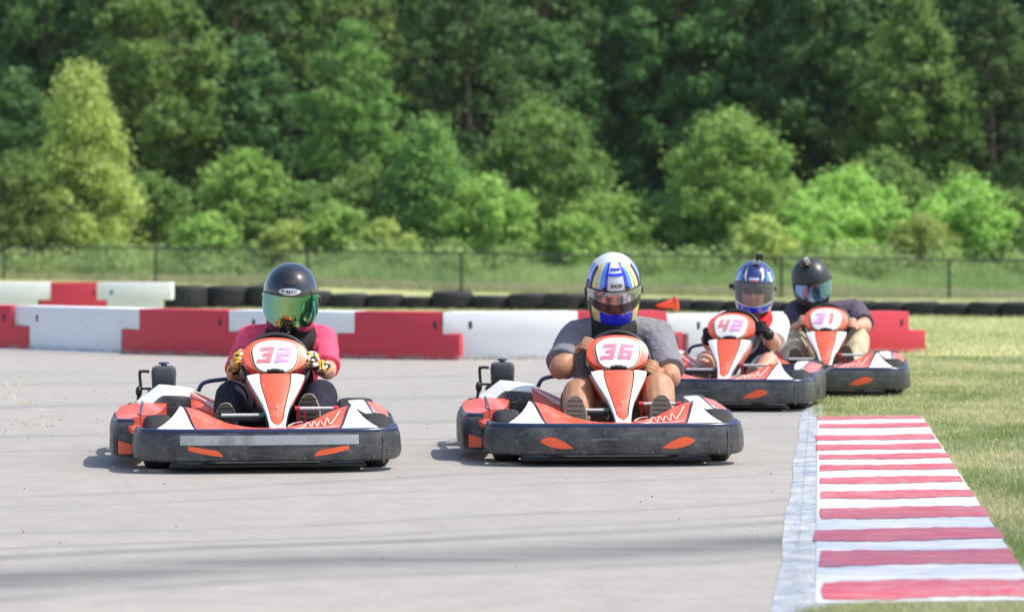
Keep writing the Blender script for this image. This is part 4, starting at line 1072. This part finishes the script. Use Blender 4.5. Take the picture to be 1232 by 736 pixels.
# front line: a gentle arc, (photo x, distance)
def bD(px):
    return float(np.interp(px, [-200, 15, 150, 300, 550, 830, 1100, 1300], [30.0, 28.8, 27.6, 26.8, 26.1, 26.8, 27.9, 29]))
segs = [('red', -113-260, 35-260), ('white', 35-260-20, -113+20-0), ('red', -113, 35), ('white', 15, 167), ('red', 147, 295), ('white', 275, 427), ('red', 405, 553), ('white', 533, 696), ('red', 674, 822), ('white', 802, 990), ('red', 967, 1114)]
names = {0: 'red stepped barrier block wholly past the left edge', 1: 'white', 2: 'red stepped barrier block cut by the left edge of the picture',
         3: 'white stepped barrier block between the leftmost two red blocks', 4: 'long red stepped barrier block just left of the driver in pink',
         5: 'white stepped barrier block behind the driver in pink', 6: 'fully visible red stepped barrier block between the two leading drivers',
         7: 'white stepped barrier block left of the driver in the grey t-shirt', 8: 'red stepped barrier block hidden mostly behind the driver in the grey t-shirt',
         9: 'white stepped barrier block behind the driver in the white t-shirt', 10: 'red end block of the barrier on the grass at the right'}
for i, (kind, a, b) in enumerate(segs):
    if i < 2: continue
    p0 = Vector((X_at(a, bD(a)), bD(a), 0)); p1 = Vector((X_at(b, bD(b)), bD(b), 0)); c = (p0+p1)/2; d = p1-p0
    block(kind, c.x, c.y, math.atan2(d.y, d.x), d.length, 0.445 if i < 9 else 0.41, names[i], 'stepped barrier blocks along the far edge of the track')
# the white painted foot strip on the left
q = MB(); q.grid([[(X_at(x, bD(x)), bD(x)-0.35, 0.009) for x in (-60, 0, 60, 100, 146)], [(X_at(x, bD(x)), bD(x)+0.05, 0.009) for x in (-60, 0, 60, 100, 146)]])
tag(q.build('painted_edge_line', M['k_white']), kind='structure')
# second line on the left, further away
D2 = 39.0
for kind, a, b, lb in (('white', -60, 62, 'white block of the rear barrier at the far left'), ('red', 49, 128, 'small red block standing in the white rear barrier'), ('white', 116, 206, 'white end block of the rear barrier beside the tyres')):
    x0, x1 = X_at(a, D2), X_at(b, D2); block(kind, (x0+x1)/2, D2, 0, x1-x0, 0.525, lb, 'blocks of the rear barrier on the left')

# ------------------------------------------------------------------ tyres
def tyre_mesh(r_, h, seed):
    rr = random.Random(seed); q = MB(); N = 30
    prof = [(0.56*r_, 0.02*h), (0.75*r_, 0.0), (0.93*r_, 0.04*h), (0.985*r_, 0.16*h), (r_, 0.3*h), (r_*1.002, 0.5*h), (r_, 0.7*h), (0.985*r_, 0.84*h), (0.93*r_, 0.96*h), (0.75*r_, h), (0.58*r_, 0.97*h), (0.52*r_, 0.85*h), (0.6*r_, 0.5*h), (0.52*r_, 0.15*h)]
    q.grid([[(a*math.cos(2*math.pi*k/N), a*math.sin(2*math.pi*k/N), z) for a, z in prof] for k in range(N)], close_u=True, close_v=True)
    for k in range(24):
        a = 2*math.pi*k/24
        q.box((math.cos(a)*r_*1.0, math.sin(a)*r_*1.0, 0.5*h), (0.012, 0.05, 0.62*h), 0, Euler((0, 0, a)))
    return q
tv = [tyre_mesh(0.30, 0.235, 1), tyre_mesh(0.33, 0.27, 2), tyre_mesh(0.27, 0.21, 3)]
tms = [t.build('tyre', M['rubber']) for t in tv]
used = [False]*3
px = 222.0; i = 0
rt = random.Random(11)
first_tyres = []
while px < 1275:
    D = float(np.interp(px, [205, 300, 560, 1085, 1300], [45.5, 46.0, 45.0, 41.6, 40.0]))
    big = px < 330
    k = 1 if big or (px < 760 and rt.random() < 0.6) else (0 if rt.random() < 0.75 else 2)
    sc_ = 1.12 if big else (rt.uniform(0.93, 1.04) if px < 800 else rt.uniform(0.84, 0.92))
    zs = 1.25 if big else 1.0
    o = tms[k] if not used[k] else tms[k].copy()
    if used[k]: C.objects.link(o)
    used[k] = True
    o.location = (X_at(px, D), D+rt.uniform(-.08, .08), 0.004); o.scale = (sc_, sc_, sc_*zs*rt.uniform(.95, 1.05)); o.rotation_euler = (rt.uniform(-.03, .03), rt.uniform(-.03, .03), rt.uniform(0, 6))
    o.name = 'tyre'
    first_tyres.append((px, o))
    r_ = (0.30, 0.33, 0.27)[k]*sc_
    px += (2*r_+0.02)*FPX/D*(0.88 if px > 900 else 0.90); i += 1
ORD = ['first', 'second', 'third', 'fourth', 'fifth', 'sixth', 'seventh', 'eighth', 'ninth', 'tenth', 'eleventh', 'twelfth']
zones = [(0, 350, 'black tyre right of the white end block of the rear barrier'), (350, 738, 'black tyre right of the green-visored helmet'), (738, 908, 'black tyre right of the white and blue helmet'), (908, 1062, 'black tyre right of the blue helmet with clear visor'), (1062, 2000, 'black tyre on the grass right of the khaki-trousered driver')]
for a_, b_, txt in zones:
    k_ = 0
    for px, o in first_tyres:
        if a_ <= px < b_:
            tag(o, ORD[k_]+' '+txt, 'tyre', 'black tyres laid flat in a row behind the barrier'); k_ += 1

# ------------------------------------------------------------------ cone lying on the barrier
cD = 26.9; c0 = at(812, 375, cD)
cr = empty('traffic_cone', (c0.x, cD, 0.446)); tag(cr, 'small orange traffic cone lying on its side on the white barrier', 'traffic cone')
ang = Euler((0, R(-97), R(12)))
q = MB(); prof = [(0.050, 0.0), (0.046, 0.012), (0.014, 0.17), (0.010, 0.175), (0.0, 0.175)]
mt = ang.to_matrix()
rows = [[mt @ Vector((a*math.cos(2*math.pi*k/20), a*math.sin(2*math.pi*k/20), z))+Vector((0, 0.1, 0.062)) for k in range(20)] for a, z in prof]
q.grid(rows, close_u=True); q.build('cone_body', M['cone'], cr)
q = MB(); q.box((0.008, 0.1, 0.06), (0.135, 0.135, 0.014), 0.008, Euler((0, R(-97), R(12)))); q.box((0.02, 0.1, 0.05), (0.09, 0.09, 0.03), 0.01, Euler((0, R(-97), R(12)))); q.build('cone_base', M['cone'], cr)

# ------------------------------------------------------------------ chain-link fence
def fence_pt(px):
    D = float(np.interp(px, [-400, 187, 555, 1142, 1500], [103, 97, 87, 83, 80])); x = X_at(px, D); return Vector((x, D, gz(x, D)))
fr = empty('chain_link_fence', fence_pt(616)); tag(fr, 'low black chain-link fence running across the field before the trees', 'fence'); FL = fr.location.copy()
fpx = [-175, 5, 187, 370, 555, 745, 940, 1142, 1345]
FH = 1.2; prev = None
for px in fpx:
    p = fence_pt(px)-FL
    q = MB(); q.tube([p+Vector((0, 0, -0.1)), p+Vector((0, 0, FH+0.02))], 0.042, 10); q.ell(tuple(p+Vector((0, 0, FH+0.03))), (0.045, 0.045, 0.03)); q.build('fence_post', M['fence'], fr)
for a, b in zip(fpx[:-1], fpx[1:]):
    p0, p1 = fence_pt(a)-FL, fence_pt(b)-FL; L = (p1-p0).length; d = (p1-p0)/L
    q = MB(); q.tube([p0+Vector((0, 0, FH)), p1+Vector((0, 0, FH))], 0.028, 8); q.build('top_rail', M['fence'], fr)
    V = []; Fc = []
    st = 0.075; n = int(L/st)
    for k in range(-int(FH/st), n):
        for sgn in (1, -1):
            s0, s1 = k*st, k*st+FH; z0, z1 = 0.0, FH
            if s0 < 0: z0 += -s0; s0 = 0
            if s1 > L: z1 -= s1-L; s1 = L
            if sgn < 0: a_, b_ = (L-s0), (L-s1)
            else: a_, b_ = s0, s1
            A_, B_ = p0+d*a_+Vector((0, 0.004*sgn, z0+0.02)), p0+d*b_+Vector((0, 0.004*sgn, z1-0.01))
            o = len(V); w_ = 0.0042
            for P_ in (A_, B_): V += [P_+Vector((0, -w_, 0)), P_+Vector((w_, w_*.6, 0)), P_+Vector((-w_, w_*.6, 0))]
            Fc += [(o, o+1, o+4, o+3), (o+1, o+2, o+5, o+4), (o+2, o, o+3, o+5)]
    me = bpy.data.meshes.new('wire_mesh'); me.from_pydata([tuple(v) for v in V], [], Fc); me.materials.append(M['fence'])
    o = bpy.data.objects.new('wire_mesh', me); C.objects.link(o); o.parent = fr

# ------------------------------------------------------------------ leaves: numpy meshes
def leaf_mesh(name, cen, size, tone, outward, m, flat=0.55, elong=1.5):
    """cen (n,3), size (n,), tone (n,), outward (n,3) -> two-triangle leaves"""
    n = len(cen)
    nr = outward*0.75+rng.normal(0, flat*1.35, (n, 3)); nr[:, 2] += 0.35
    nr /= np.linalg.norm(nr, axis=1)[:, None]
    a = np.cross(nr, rng.normal(0, 1, (n, 3))); a /= np.linalg.norm(a, axis=1)[:, None]; b = np.cross(nr, a)
    s = size[:, None]
    v = np.empty((n, 4, 3)); v[:, 0] = cen-a*s*elong*.5; v[:, 1] = cen+b*s*.42-a*s*0.05; v[:, 2] = cen+a*s*elong*.5-nr*s*0.15; v[:, 3] = cen-b*s*.42-a*s*0.05
    me = bpy.data.meshes.new(name); me.vertices.add(4*n); me.loops.add(4*n); me.polygons.add(n)
    me.vertices.foreach_set('co', v.reshape(-1).astype(np.float32))
    me.loops.foreach_set('vertex_index', np.arange(4*n, dtype=np.int32))
    me.polygons.foreach_set('loop_start', np.arange(0, 4*n, 4, dtype=np.int32))
    me.update(calc_edges=True)
    at_ = me.attributes.new('tone', 'FLOAT', 'POINT'); at_.data.foreach_set('value', np.repeat(np.clip(tone, 0, 1), 4).astype(np.float32))
    me.materials.append(m); return me
def crown(name, W, H, z0, shape, nclump, per, size, m, seed, trunk_h, gap=0.0):
    """a tree: crown built of leafy clumps on limbs, tapered trunk; origin at foot"""
    r0 = np.random.default_rng(seed); cl = []
    while len(cl) < nclump:
        t = r0.random()**0.85; z = z0+(H-z0)*t
        if shape == 'cone': rr = (1-t)**0.75*0.5*W*(0.9 if t > .1 else .7)
        elif shape == 'oval': rr = 0.5*W*math.sqrt(max(0.02, 1-(2*t-0.95)**2))
        else: rr = 0.5*W*(1-abs(2*t-0.8)**2.4*0.75 if t < 1 else 0.2)*(1.0 if t < .6 else 1-((t-.6)/.4)**2*0.75)
        a = r0.random()*2*math.pi; k = r0.random()**0.35
        cl.append((rr*k*math.cos(a), rr*k*math.sin(a), z, (0.28+0.5*r0.random())*min(W, 6.0)*0.155*(1.15-0.5*t)))
    P, S, T, N = [], [], [], []
    for (x, y, z, r_) in cl:
        n_ = int(per*(0.6+0.8*r0.random())); d = r0.normal(0, 1, (n_, 3)); d /= np.linalg.norm(d, axis=1)[:, None]; d[:, 2] = d[:, 2]*0.9+0.15
        rad = r_*(0.35+0.95*r0.random((n_, 1))**0.8)
        # broken outline: leaves gather on a few twigs of the clump
        tw = r0.normal(0, 1, (7, 3)); tw /= np.linalg.norm(tw, axis=1)[:, None]; idx = r0.integers(0, 7, n_)
        d = d*0.62+tw[idx]*0.5*np.array([1, 1, .6])
        P.append(np.array([x, y, z])+d*rad*np.array([1.05, 1.05, 1.05])); S.append(size*(0.55+0.8*r0.random(n_)))
        ct = r0.random(); T.append(np.clip(ct*0.55+r0.random(n_)*0.45, 0, 1)); N.append(d)
    ns = int(nclump*per*0.12); k_ = r0.integers(0, len(cl), ns); cc_ = np.array([c_[:3] for c_ in cl])[k_]; d = np.clip(r0.normal(0, 1, (ns, 3)), -1.5, 1.5)
    P.append(cc_+d*np.array([0.11, 0.11, 0.09])*min(W, 6.0)*0.8); S.append(size*(0.5+0.7*r0.random(ns))); T.append(r0.random(ns)); N.append(d/np.linalg.norm(d, axis=1)[:, None])
    P, S, T, N = np.concatenate(P), np.concatenate(S), np.concatenate(T), np.concatenate(N)
    me = leaf_mesh('crown', P, S, T, N, m)
    q = MB(); rt_ = random.Random(seed); top = Vector((rt_.uniform(-.2, .2), 0, z0+(H-z0)*0.8))
    tr = [Vector((0, 0, -0.2)), Vector((rt_.uniform(-.1, .1), 0, trunk_h*0.5)), Vector((rt_.uniform(-.2, .2), rt_.uniform(-.2, .2), z0+(H-z0)*0.3)), top]
    r1 = max(0.05, H*0.016); q.tube(tr, [r1*1.3, r1, r1*0.7, r1*0.15], 8)
    for (x, y, z, r_) in cl[::5]:
        f = min(0.95, max(0.15, (z-0.25*abs(x)-trunk_h*.4)/top.z)); s_ = tr[1].lerp(top, f); q.tube([s_, s_.lerp(Vector((x, y, z)), .5)+Vector((0, 0, .1)), Vector((x, y, z))], [r1*0.25, r1*0.12, r1*0.04], 5)
    return me, q
def make_tree(name, args, loc, label, cat='tree', group=None, scale=1.0, rz=0):
    me, q = crown(name, *args)
    r_ = empty(name, loc, rz); r_.scale = (scale,)*3; tag(r_, label, cat, group)
    o = bpy.data.objects.new('crown', me); C.objects.link(o); o.parent = r_
    q.build('trunk', M['bark'], r_); return r_
def ground_at(px, D): x = X_at(px, D); return (x, D, gz(x, D)-0.02)
def Hof(py, D, px=616):  # tree height so that its top reaches row py
    return CAM_H-(py-HOR)/FPX*D-gz(X_at(px, D), D)
LD, LM, LB, LG = M['leaf_dark'], M['leaf_mid'], M['leaf_bright'], M['leaf_gold']
# individual trees and bushes of the front edge: photo x, top row, width px, distance, shape, material, label
front = [
 (100, 90, 185, 106, 'cone', LG, 'conical_tree', 'yellow green cone-shaped tree standing at the left edge of the wood'),
 (22, 195, 110, 104, 'oval', LM, 'broadleaf_bush', 'mid green bush left of the yellow green cone-shaped tree'),
 (185, 215, 90, 110, 'oval', LM, 'broadleaf_bush', 'mid green bush at the right foot of the cone-shaped tree'),
 (296, 188, 105, 106, 'oval', LB, 'broadleaf_bush', 'light green bush between the cone-shaped tree and the feathery one'),
 (365, 228, 90, 105, 'oval', LM, 'broadleaf_bush', 'low green bush above the black-helmeted driver'),
 (430, 205, 110, 108, 'oval', LM, 'broadleaf_bush', 'mid green bush left of the feathery light green tree'),
 (515, 153, 185, 107, 'cone', LM, 'feathery_tree', 'light mid green tree with a pointed crown near the middle'),
 (590, 215, 90, 105, 'oval', LB, 'broadleaf_bush', 'light green bush right of the pointed feathery tree'),
 (650, 128, 165, 112, 'oval', LM, 'broadleaf_tree', 'fresh green rounded tree left of the dark hollow in the wood'),
 (732, 238, 130, 106, 'oval', LB, 'broadleaf_bush', 'low light green bush above the driver in the grey t-shirt'),
 (877, 142, 165, 106, 'oval', LB, 'broadleaf_tree', 'bright yellow green rounded tree standing out right of centre'),
 (800, 235, 80, 107, 'oval', LM, 'broadleaf_bush', 'green bush at the left foot of the bright rounded tree'),
 (960, 238, 100, 105, 'oval', LB, 'broadleaf_bush', 'light green bush at the right foot of the bright rounded tree'),
 (1018, 212, 130, 107, 'oval', LB, 'broadleaf_bush', 'round yellow green bush behind the driver with the rib vest'),
 (1062, 190, 140, 112, 'oval', LM, 'broadleaf_tree', 'mid green tree rising behind the round yellow green bush'),
 (1165, 222, 125, 106, 'oval', LB, 'broadleaf_bush', 'bright green bush at the right, above the fence'),
 (250, 262, 70, 104, 'oval', LB, 'broadleaf_bush', 'small pale bush at the left foot of the light green bush'),
 (345, 270, 60, 103, 'oval', LG, 'broadleaf_bush', 'small yellowish bush left of the black helmet'),
 (400, 250, 85, 104, 'oval', LB, 'broadleaf_bush', 'small pale bush right of the black helmet'),
 (465, 268, 60, 103, 'oval', LG, 'broadleaf_bush', 'small yellowish bush at the left foot of the pointed feathery tree'),
 (690, 262, 80, 103, 'oval', LB, 'broadleaf_bush', 'small pale bush left of the blue, white and gold helmet'),
 (915, 265, 70, 103, 'oval', LG, 'broadleaf_bush', 'small yellowish bush above the blue helmet'),
 (1110, 262, 75, 103, 'oval', LG, 'broadleaf_bush', 'small yellowish bush left of the bright bush at the right'),
 (1240, 235, 110, 106, 'oval', LM, 'broadleaf_bush', 'green bush cut by the right edge of the picture'),
]
for i, (px, py, wpx, D, shp, m, nm, lb) in enumerate(front):
    H = Hof(py, D, px); W = wpx*D/FPX*(1.2 if nm == 'broadleaf_bush' else 1.0)
    nc = int(60+W*H*4.2); make_tree(nm, (W, H, 0.04*H, shp, nc, 240, 0.125, m, 100+i, H*0.2), ground_at(px, D), lb, 'bush' if nm == 'broadleaf_bush' else 'tree', 'bushes and young trees along the front of the wood')
# tall wood behind: a few tree models, copied
protos = []
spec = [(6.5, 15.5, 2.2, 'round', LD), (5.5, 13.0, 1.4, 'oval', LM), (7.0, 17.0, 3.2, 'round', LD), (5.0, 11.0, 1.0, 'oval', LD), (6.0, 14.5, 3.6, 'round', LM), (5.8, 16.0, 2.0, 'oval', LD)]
for k, (W, H, z0, shp, m) in enumerate(spec):
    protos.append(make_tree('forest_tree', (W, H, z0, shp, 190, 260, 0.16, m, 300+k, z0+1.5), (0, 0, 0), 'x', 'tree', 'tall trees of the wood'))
pu = [False]*len(protos)
rt = random.Random(5)
plan = []
# key trees with their own look: (px, D, proto, scale, label)
key = [(190, 119, 1, 1.0, 'broad fresh green tree behind the yellow green cone-shaped tree'), (425, 118, 1, 0.80, 'rounded mid green tree left of centre, shorter than its neighbours'),
       (20, 122, 3, 0.75, 'dark tree in the gloom at the upper left'), (300, 121, 3, 0.9, 'dark green tree left of the rounded mid green tree'), (560, 121, 0, 0.95, 'dark tree behind the pointed feathery tree'),
       (985, 124, 5, 0.9, 'tall dark green tree behind the bright rounded tree'), (1100, 120, 4, 0.85, 'leafy mid green tree at the upper right with drooping limbs'), (1190, 121, 0, 0.85, 'tall dark tree close to the right edge of the picture'),
       (820, 127, 2, 0.95, 'tall dark tree with a bare trunk right of the dark hollow'), (905, 129, 4, 1.0, 'tall tree with a pale trunk showing above the bright rounded tree'), (660, 128, 2, 0.95, 'tall tree rising over the fresh green rounded tree')]
for a in key: plan.append(a)
for row, (D, step) in enumerate(((127, 112), (134, 96), (142, 90), (152, 84))):
    px = -150+row*37
    while px < 1400:
        marks = [(-60, 'past the left edge'), (30, 'left of the cone-shaped tree'), (100, 'behind the cone-shaped tree'), (190, 'right of the cone-shaped tree'), (296, 'behind the light green bush'), (400, 'above the driver in pink'), (515, 'behind the pointed feathery tree'), (590, 'just right of the pointed feathery tree'), (660, 'behind the fresh green rounded tree'), (745, 'above the driver in the grey t-shirt'), (810, 'left of the bright rounded tree'), (880, 'behind the bright rounded tree'), (960, 'right of the bright rounded tree'), (1040, 'above the driver with the rib vest'), (1110, 'left of the bright bush at the right'), (1170, 'behind the bright bush at the right'), (1240, 'at the right edge'), (1330, 'past the right edge')]
        lb = ('nearest-row tall dark tree ', 'second-row tall tree ', 'third-row tall tree ', 'rearmost tall tree ')[row]+min(marks, key=lambda q_: abs(q_[0]-px))[1]
        if any(lb == z_[4] for z_ in plan): lb += ', right-hand one of two'
        if not (row == 0 and 690 < px < 800): plan.append((px+rt.uniform(-25, 25), D+rt.uniform(-2.5, 2.5), rt.choice([0, 2, 3, 5, 0, 2, 5, 4, 1]), rt.uniform(0.92, 1.2)+row*0.04, lb))
        px += step
for (px, D, k, s_, lb) in plan:
    o = protos[k] if not pu[k] else copy_tree(protos[k]); pu[k] = True
    x = X_at(px, D); o.location = (x, D, gz(x, D)-0.05); o.scale = (s_, s_, s_); o.rotation_euler = (0, 0, rt.uniform(0, 6.28)); o['label'] = lb
# undergrowth inside the wood and far wood mass
def cloud(name, n, fn, size, m, kind='stuff', flat=0.55):
    P, T, N = fn(n); S = size*(0.6+0.8*rng.random(len(P))); me = leaf_mesh(name, P, S, T, N, m, flat)
    o = bpy.data.objects.new(name, me); C.objects.link(o); tag(o, kind=kind); return o
def far_fn(n):
    px = rng.uniform(-250, 1480, n); D = rng.uniform(160, 172, n); x = (px-616)/FPX*D; z = rng.uniform(0, 24, n)
    N = np.tile([0, -1.0, 0.3], (n, 1)); return np.stack([x, D, z], 1), rng.random(n)*0.6, N
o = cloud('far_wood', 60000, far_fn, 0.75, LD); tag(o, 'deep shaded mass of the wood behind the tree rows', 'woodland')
def under_fn(n):
    nb = 170; bx = rng.uniform(-200, 1430, nb); bD_ = rng.uniform(112, 132, nb); br = rng.uniform(0.9, 2.0, nb); k = rng.integers(0, nb, n)
    d = rng.normal(0, 1, (n, 3)); d /= np.linalg.norm(d, axis=1)[:, None]; d[:, 2] = np.abs(d[:, 2])
    c = np.stack([(bx-616)/FPX*bD_, bD_, np.full(nb, -0.5)], 1)[k]
    ct = rng.random(nb)[k]; return c+d*(br[k]*(0.7+0.4*rng.random(n)))[:, None], ct*0.5+rng.random(n)*0.4, d
o = cloud('undergrowth', 60000, under_fn, 0.17, LM); tag(o, 'dense leafy undergrowth at the feet of the trees', 'undergrowth')
# tall weeds behind the fence
def blades(name, P, Hh, Wd, T, m, lean=0.35, label=None, cat=None):
    n = len(P); a = rng.uniform(0, 2*math.pi, n); s = np.stack([np.cos(a), np.sin(a), np.zeros(n)], 1)*(Wd/2)[:, None]
    b = rng.uniform(0, 2*math.pi, n); ln = np.stack([np.cos(b), np.sin(b), np.zeros(n)], 1)*(Hh*lean*rng.random(n))[:, None]
    v = np.empty((n, 3, 3)); v[:, 0] = P-s; v[:, 1] = P+s; v[:, 2] = P+ln; v[:, 2, 2] += Hh
    me = bpy.data.meshes.new(name); me.vertices.add(3*n); me.loops.add(3*n); me.polygons.add(n)
    me.vertices.foreach_set('co', v.reshape(-1).astype(np.float32)); me.loops.foreach_set('vertex_index', np.arange(3*n, dtype=np.int32))
    me.polygons.foreach_set('loop_start', np.arange(0, 3*n, 3, dtype=np.int32)); me.update(calc_edges=True)
    t_ = me.attributes.new('tone', 'FLOAT', 'POINT'); t_.data.foreach_set('value', np.repeat(np.clip(T, 0, 1), 3).astype(np.float32))
    me.materials.append(m); o = bpy.data.objects.new(name, me); C.objects.link(o); tag(o, label, cat, kind='stuff'); return o
def gzv(x, y):
    t = np.clip((y-48)/34, 0, 1); return -(t*t*(3-2*t))*(0.52+0.0125*np.clip(x, -30, 30))
n = 60000; D = rng.uniform(91, 106, n); px = rng.uniform(-150, 1400, n); x = (px-616)/FPX*D
hh = (0.5+0.02*(D-91))*(0.5+0.7*rng.random(n))*(1+0.25*np.sin(x*0.9)+0.2*np.sin(x*2.3+1))
def fD(px_): return np.interp(px_, [-400, 187, 555, 1142, 1500], [103, 97, 87, 83, 80])
keep = D > np.minimum(fD(px)+5.5, 101.5)+1.0*np.sin(x*0.5)
blades('tall_weeds', np.stack([x, D, gzv(x, D)], 1)[keep], hh[keep], np.full(keep.sum(), 0.085), (rng.random(n)*0.6+0.25*np.sin(x*.7)+.2)[keep], M['weed'], 0.4, 'tall light green weeds between the fence and the trees', 'weeds')
n2 = 50000; px2 = rng.uniform(-100, 1340, n2); D2_ = fD(px2)+0.2+rng.uniform(0, 7.5, n2)**1.0; x2 = (px2-616)/FPX*D2_
blades('dry_grass', np.stack([x2, D2_, gzv(x2, D2_)], 1), 0.12+0.22*rng.random(n2), np.full(n2, 0.05), 0.75+0.25*rng.random(n2)+0.1*np.sin(x2), M['straw'], 0.6, 'pale dry grass along the foot of the chain-link fence', 'grass')
def weed_fn(n):
    nb = 340; bx = rng.uniform(-150, 1390, nb); bD_ = rng.uniform(100.5, 106, nb); br = rng.uniform(0.5, 1.25, nb); k = rng.integers(0, nb, n)
    d = rng.normal(0, 1, (n, 3)); d /= np.linalg.norm(d, axis=1)[:, None]; d[:, 2] = np.abs(d[:, 2])*1.3
    c = np.stack([(bx-616)/FPX*bD_, bD_, np.full(nb, -0.5)], 1)[k]; ct = rng.random(nb)[k]
    return c+d*(br[k]*(0.55+0.55*rng.random(n)))[:, None], ct*0.6+rng.random(n)*0.4, d
o = cloud('brush', 110000, weed_fn, 0.11, M['weed']); tag(o, 'pale leafy brush growing among the tall weeds', 'brush')

# ------------------------------------------------------------------ mown grass blades on the right and beyond
def patchy(x, y):
    a = np.sin(x*2.3+1.9*np.sin(y*1.3+x))+np.sin(x*-1.7+y*2.1+1.3*np.sin(x*3.1))+0.8*np.sin(x*4.7+y*3.9+2*np.sin(y*2.7))+0.7*np.sin(x*7.9-y*6.1+1.5*np.sin(x*5.3+y))
    return 0.55+0.17*a
n = 260000
D = 7.5/(1-rng.random(n)*(1-7.5/27.0)); px = rng.uniform(940, 1330, n); x = (px-616)/FPX*D
yy = HOR+FPX*CAM_H/D
kre = (1110+(yy-505)*0.642-616)/FPX*D
ex = np.where(D < 17.6, kre+0.01*np.sin(D*9)+0.012, 1.86+0.11*(D-17.5))
near_end = (D < D0-0.02)
keep = (x > ex) | (near_end & (px > 1000+40*np.sin(D*20)))
keep |= (D > D1) & (D < 18.2) & (px > 990+6*np.sin(x*15)+(D-17.6)*10)
x, D = x[keep], D[keep]; n = len(x)
tone = (patchy(x, D)-0.3)*0.8+rng.random(n)*0.55
blades('mown_grass', np.stack([x, D, np.zeros(n)], 1), 0.012+0.022*rng.random(n), 0.0045+0.0005*D/2, tone, M['blade'], 1.1, 'short mown patchy grass beside the kerb', 'grass')
n = 110000; D = rng.uniform(27.5, 60, n); px = rng.uniform(-60, 1300, n); x = (px-616)/FPX*D
edge = np.where(D < 40.5, (bool(1))*X_at(1085, 1)*D, -1e3)
keep = (x > edge) | (D > 40.8); x, D = x[keep], D[keep]; n = len(x)
blades('far_mown_grass', np.stack([x, D, gzv(x, D)], 1), 0.03+0.03*rng.random(n), np.full(n, 0.014), patchy(x*.5, D*.5)*0.4+rng.random(n)*0.5, M['blade'], 1.0, 'mown grass field around the tyres and behind the barrier', 'grass')

# ------------------------------------------------------------------ bare soil beside the kerb
M['soil'] = worn('dry brown soil', (0.36, 0.29, 0.22), (0.22, 0.18, 0.13), 0.8, 0.95, 7)
def splat(name, m, px, py, ax, ay, z, seed):
    rr = random.Random(seed); D = FPX*CAM_H/(py-HOR); c = Vector((X_at(px, D), D, z)); q = MB(); ring = []
    for k in range(40):
        a = 2*math.pi*k/40; f = 1+0.22*math.sin(3*a+seed)+0.14*math.sin(7*a+2*seed)+rr.uniform(-.08, .08); ring.append((c.x+ax*f*math.cos(a), c.y+ay*f*math.sin(a), z))
    q.grid([[tuple(c)]*40, ring], close_u=True); return tag(q.build(name, m, smooth=False), kind='structure')
splat('bare_soil', M['soil'], 1222, 604, 0.26, 0.42, 0.006, 3); splat('bare_soil', M['soil'], 1192, 628, 0.12, 0.2, 0.005, 5)
splat('concrete_patch', M['concrete'], 1236, 643, 0.13, 0.16, 0.008, 4)

# ------------------------------------------------------------------ summer air
hz = MB(); hz.box((0, 170, 13.4), (598, 458, 29.6)); 
M['air'] = bpy.data.materials.new('air'); M['air'].use_nodes = True; t_ = M['air'].node_tree; t_.nodes.clear()
o_ = t_.nodes.new('ShaderNodeOutputMaterial'); v_ = t_.nodes.new('ShaderNodeVolumePrincipled')
v_.inputs['Color'].default_value = (0.86, 0.93, 1, 1); v_.inputs['Density'].default_value = 0.00009; v_.inputs['Anisotropy'].default_value = 0.2
t_.links.new(v_.outputs[0], o_.inputs['Volume'])
tag(hz.build('haze', M['air'], smooth=False), kind='stuff')

# ------------------------------------------------------------------ grit and small weeds on the asphalt at the left
rt = random.Random(21); q = MB()
for k in range(170):
    px, D = rt.uniform(0, 1000), rt.uniform(9.3, 25); x = X_at(px, D)
    if rt.random() < 0.5: px = rt.uniform(0, 160); D = rt.uniform(14.6, 22); x = X_at(px, D)
    r_ = rt.uniform(0.0015, 0.0045); q.ell((x, D, 0.004+r_*0.4), (r_, r_*rt.uniform(.6, 1.3), r_*0.7), n=6, k=4)
tag(q.build('grit', M['sole_dark'], smooth=False), 'scattered grit and small stones on the asphalt', 'grit', kind='stuff')
P_ = []
for cx_, cD_ in ((X_at(8, 19.8), 19.8), (X_at(28, 19.2), 19.2), (X_at(50, 17.0), 17.0), (X_at(14, 21.5), 21.5)):
    for k in range(16): P_.append((cx_+rt.gauss(0, 0.035), cD_+rt.gauss(0, 0.08), 0.004))
P_ = np.array(P_); blades('crack_weeds', P_, 0.012+0.025*rng.random(len(P_)), np.full(len(P_), 0.008), 0.4+0.5*rng.random(len(P_)), M['blade'], 1.2, 'tiny dry weeds sprouting from cracks in the asphalt', 'weeds')
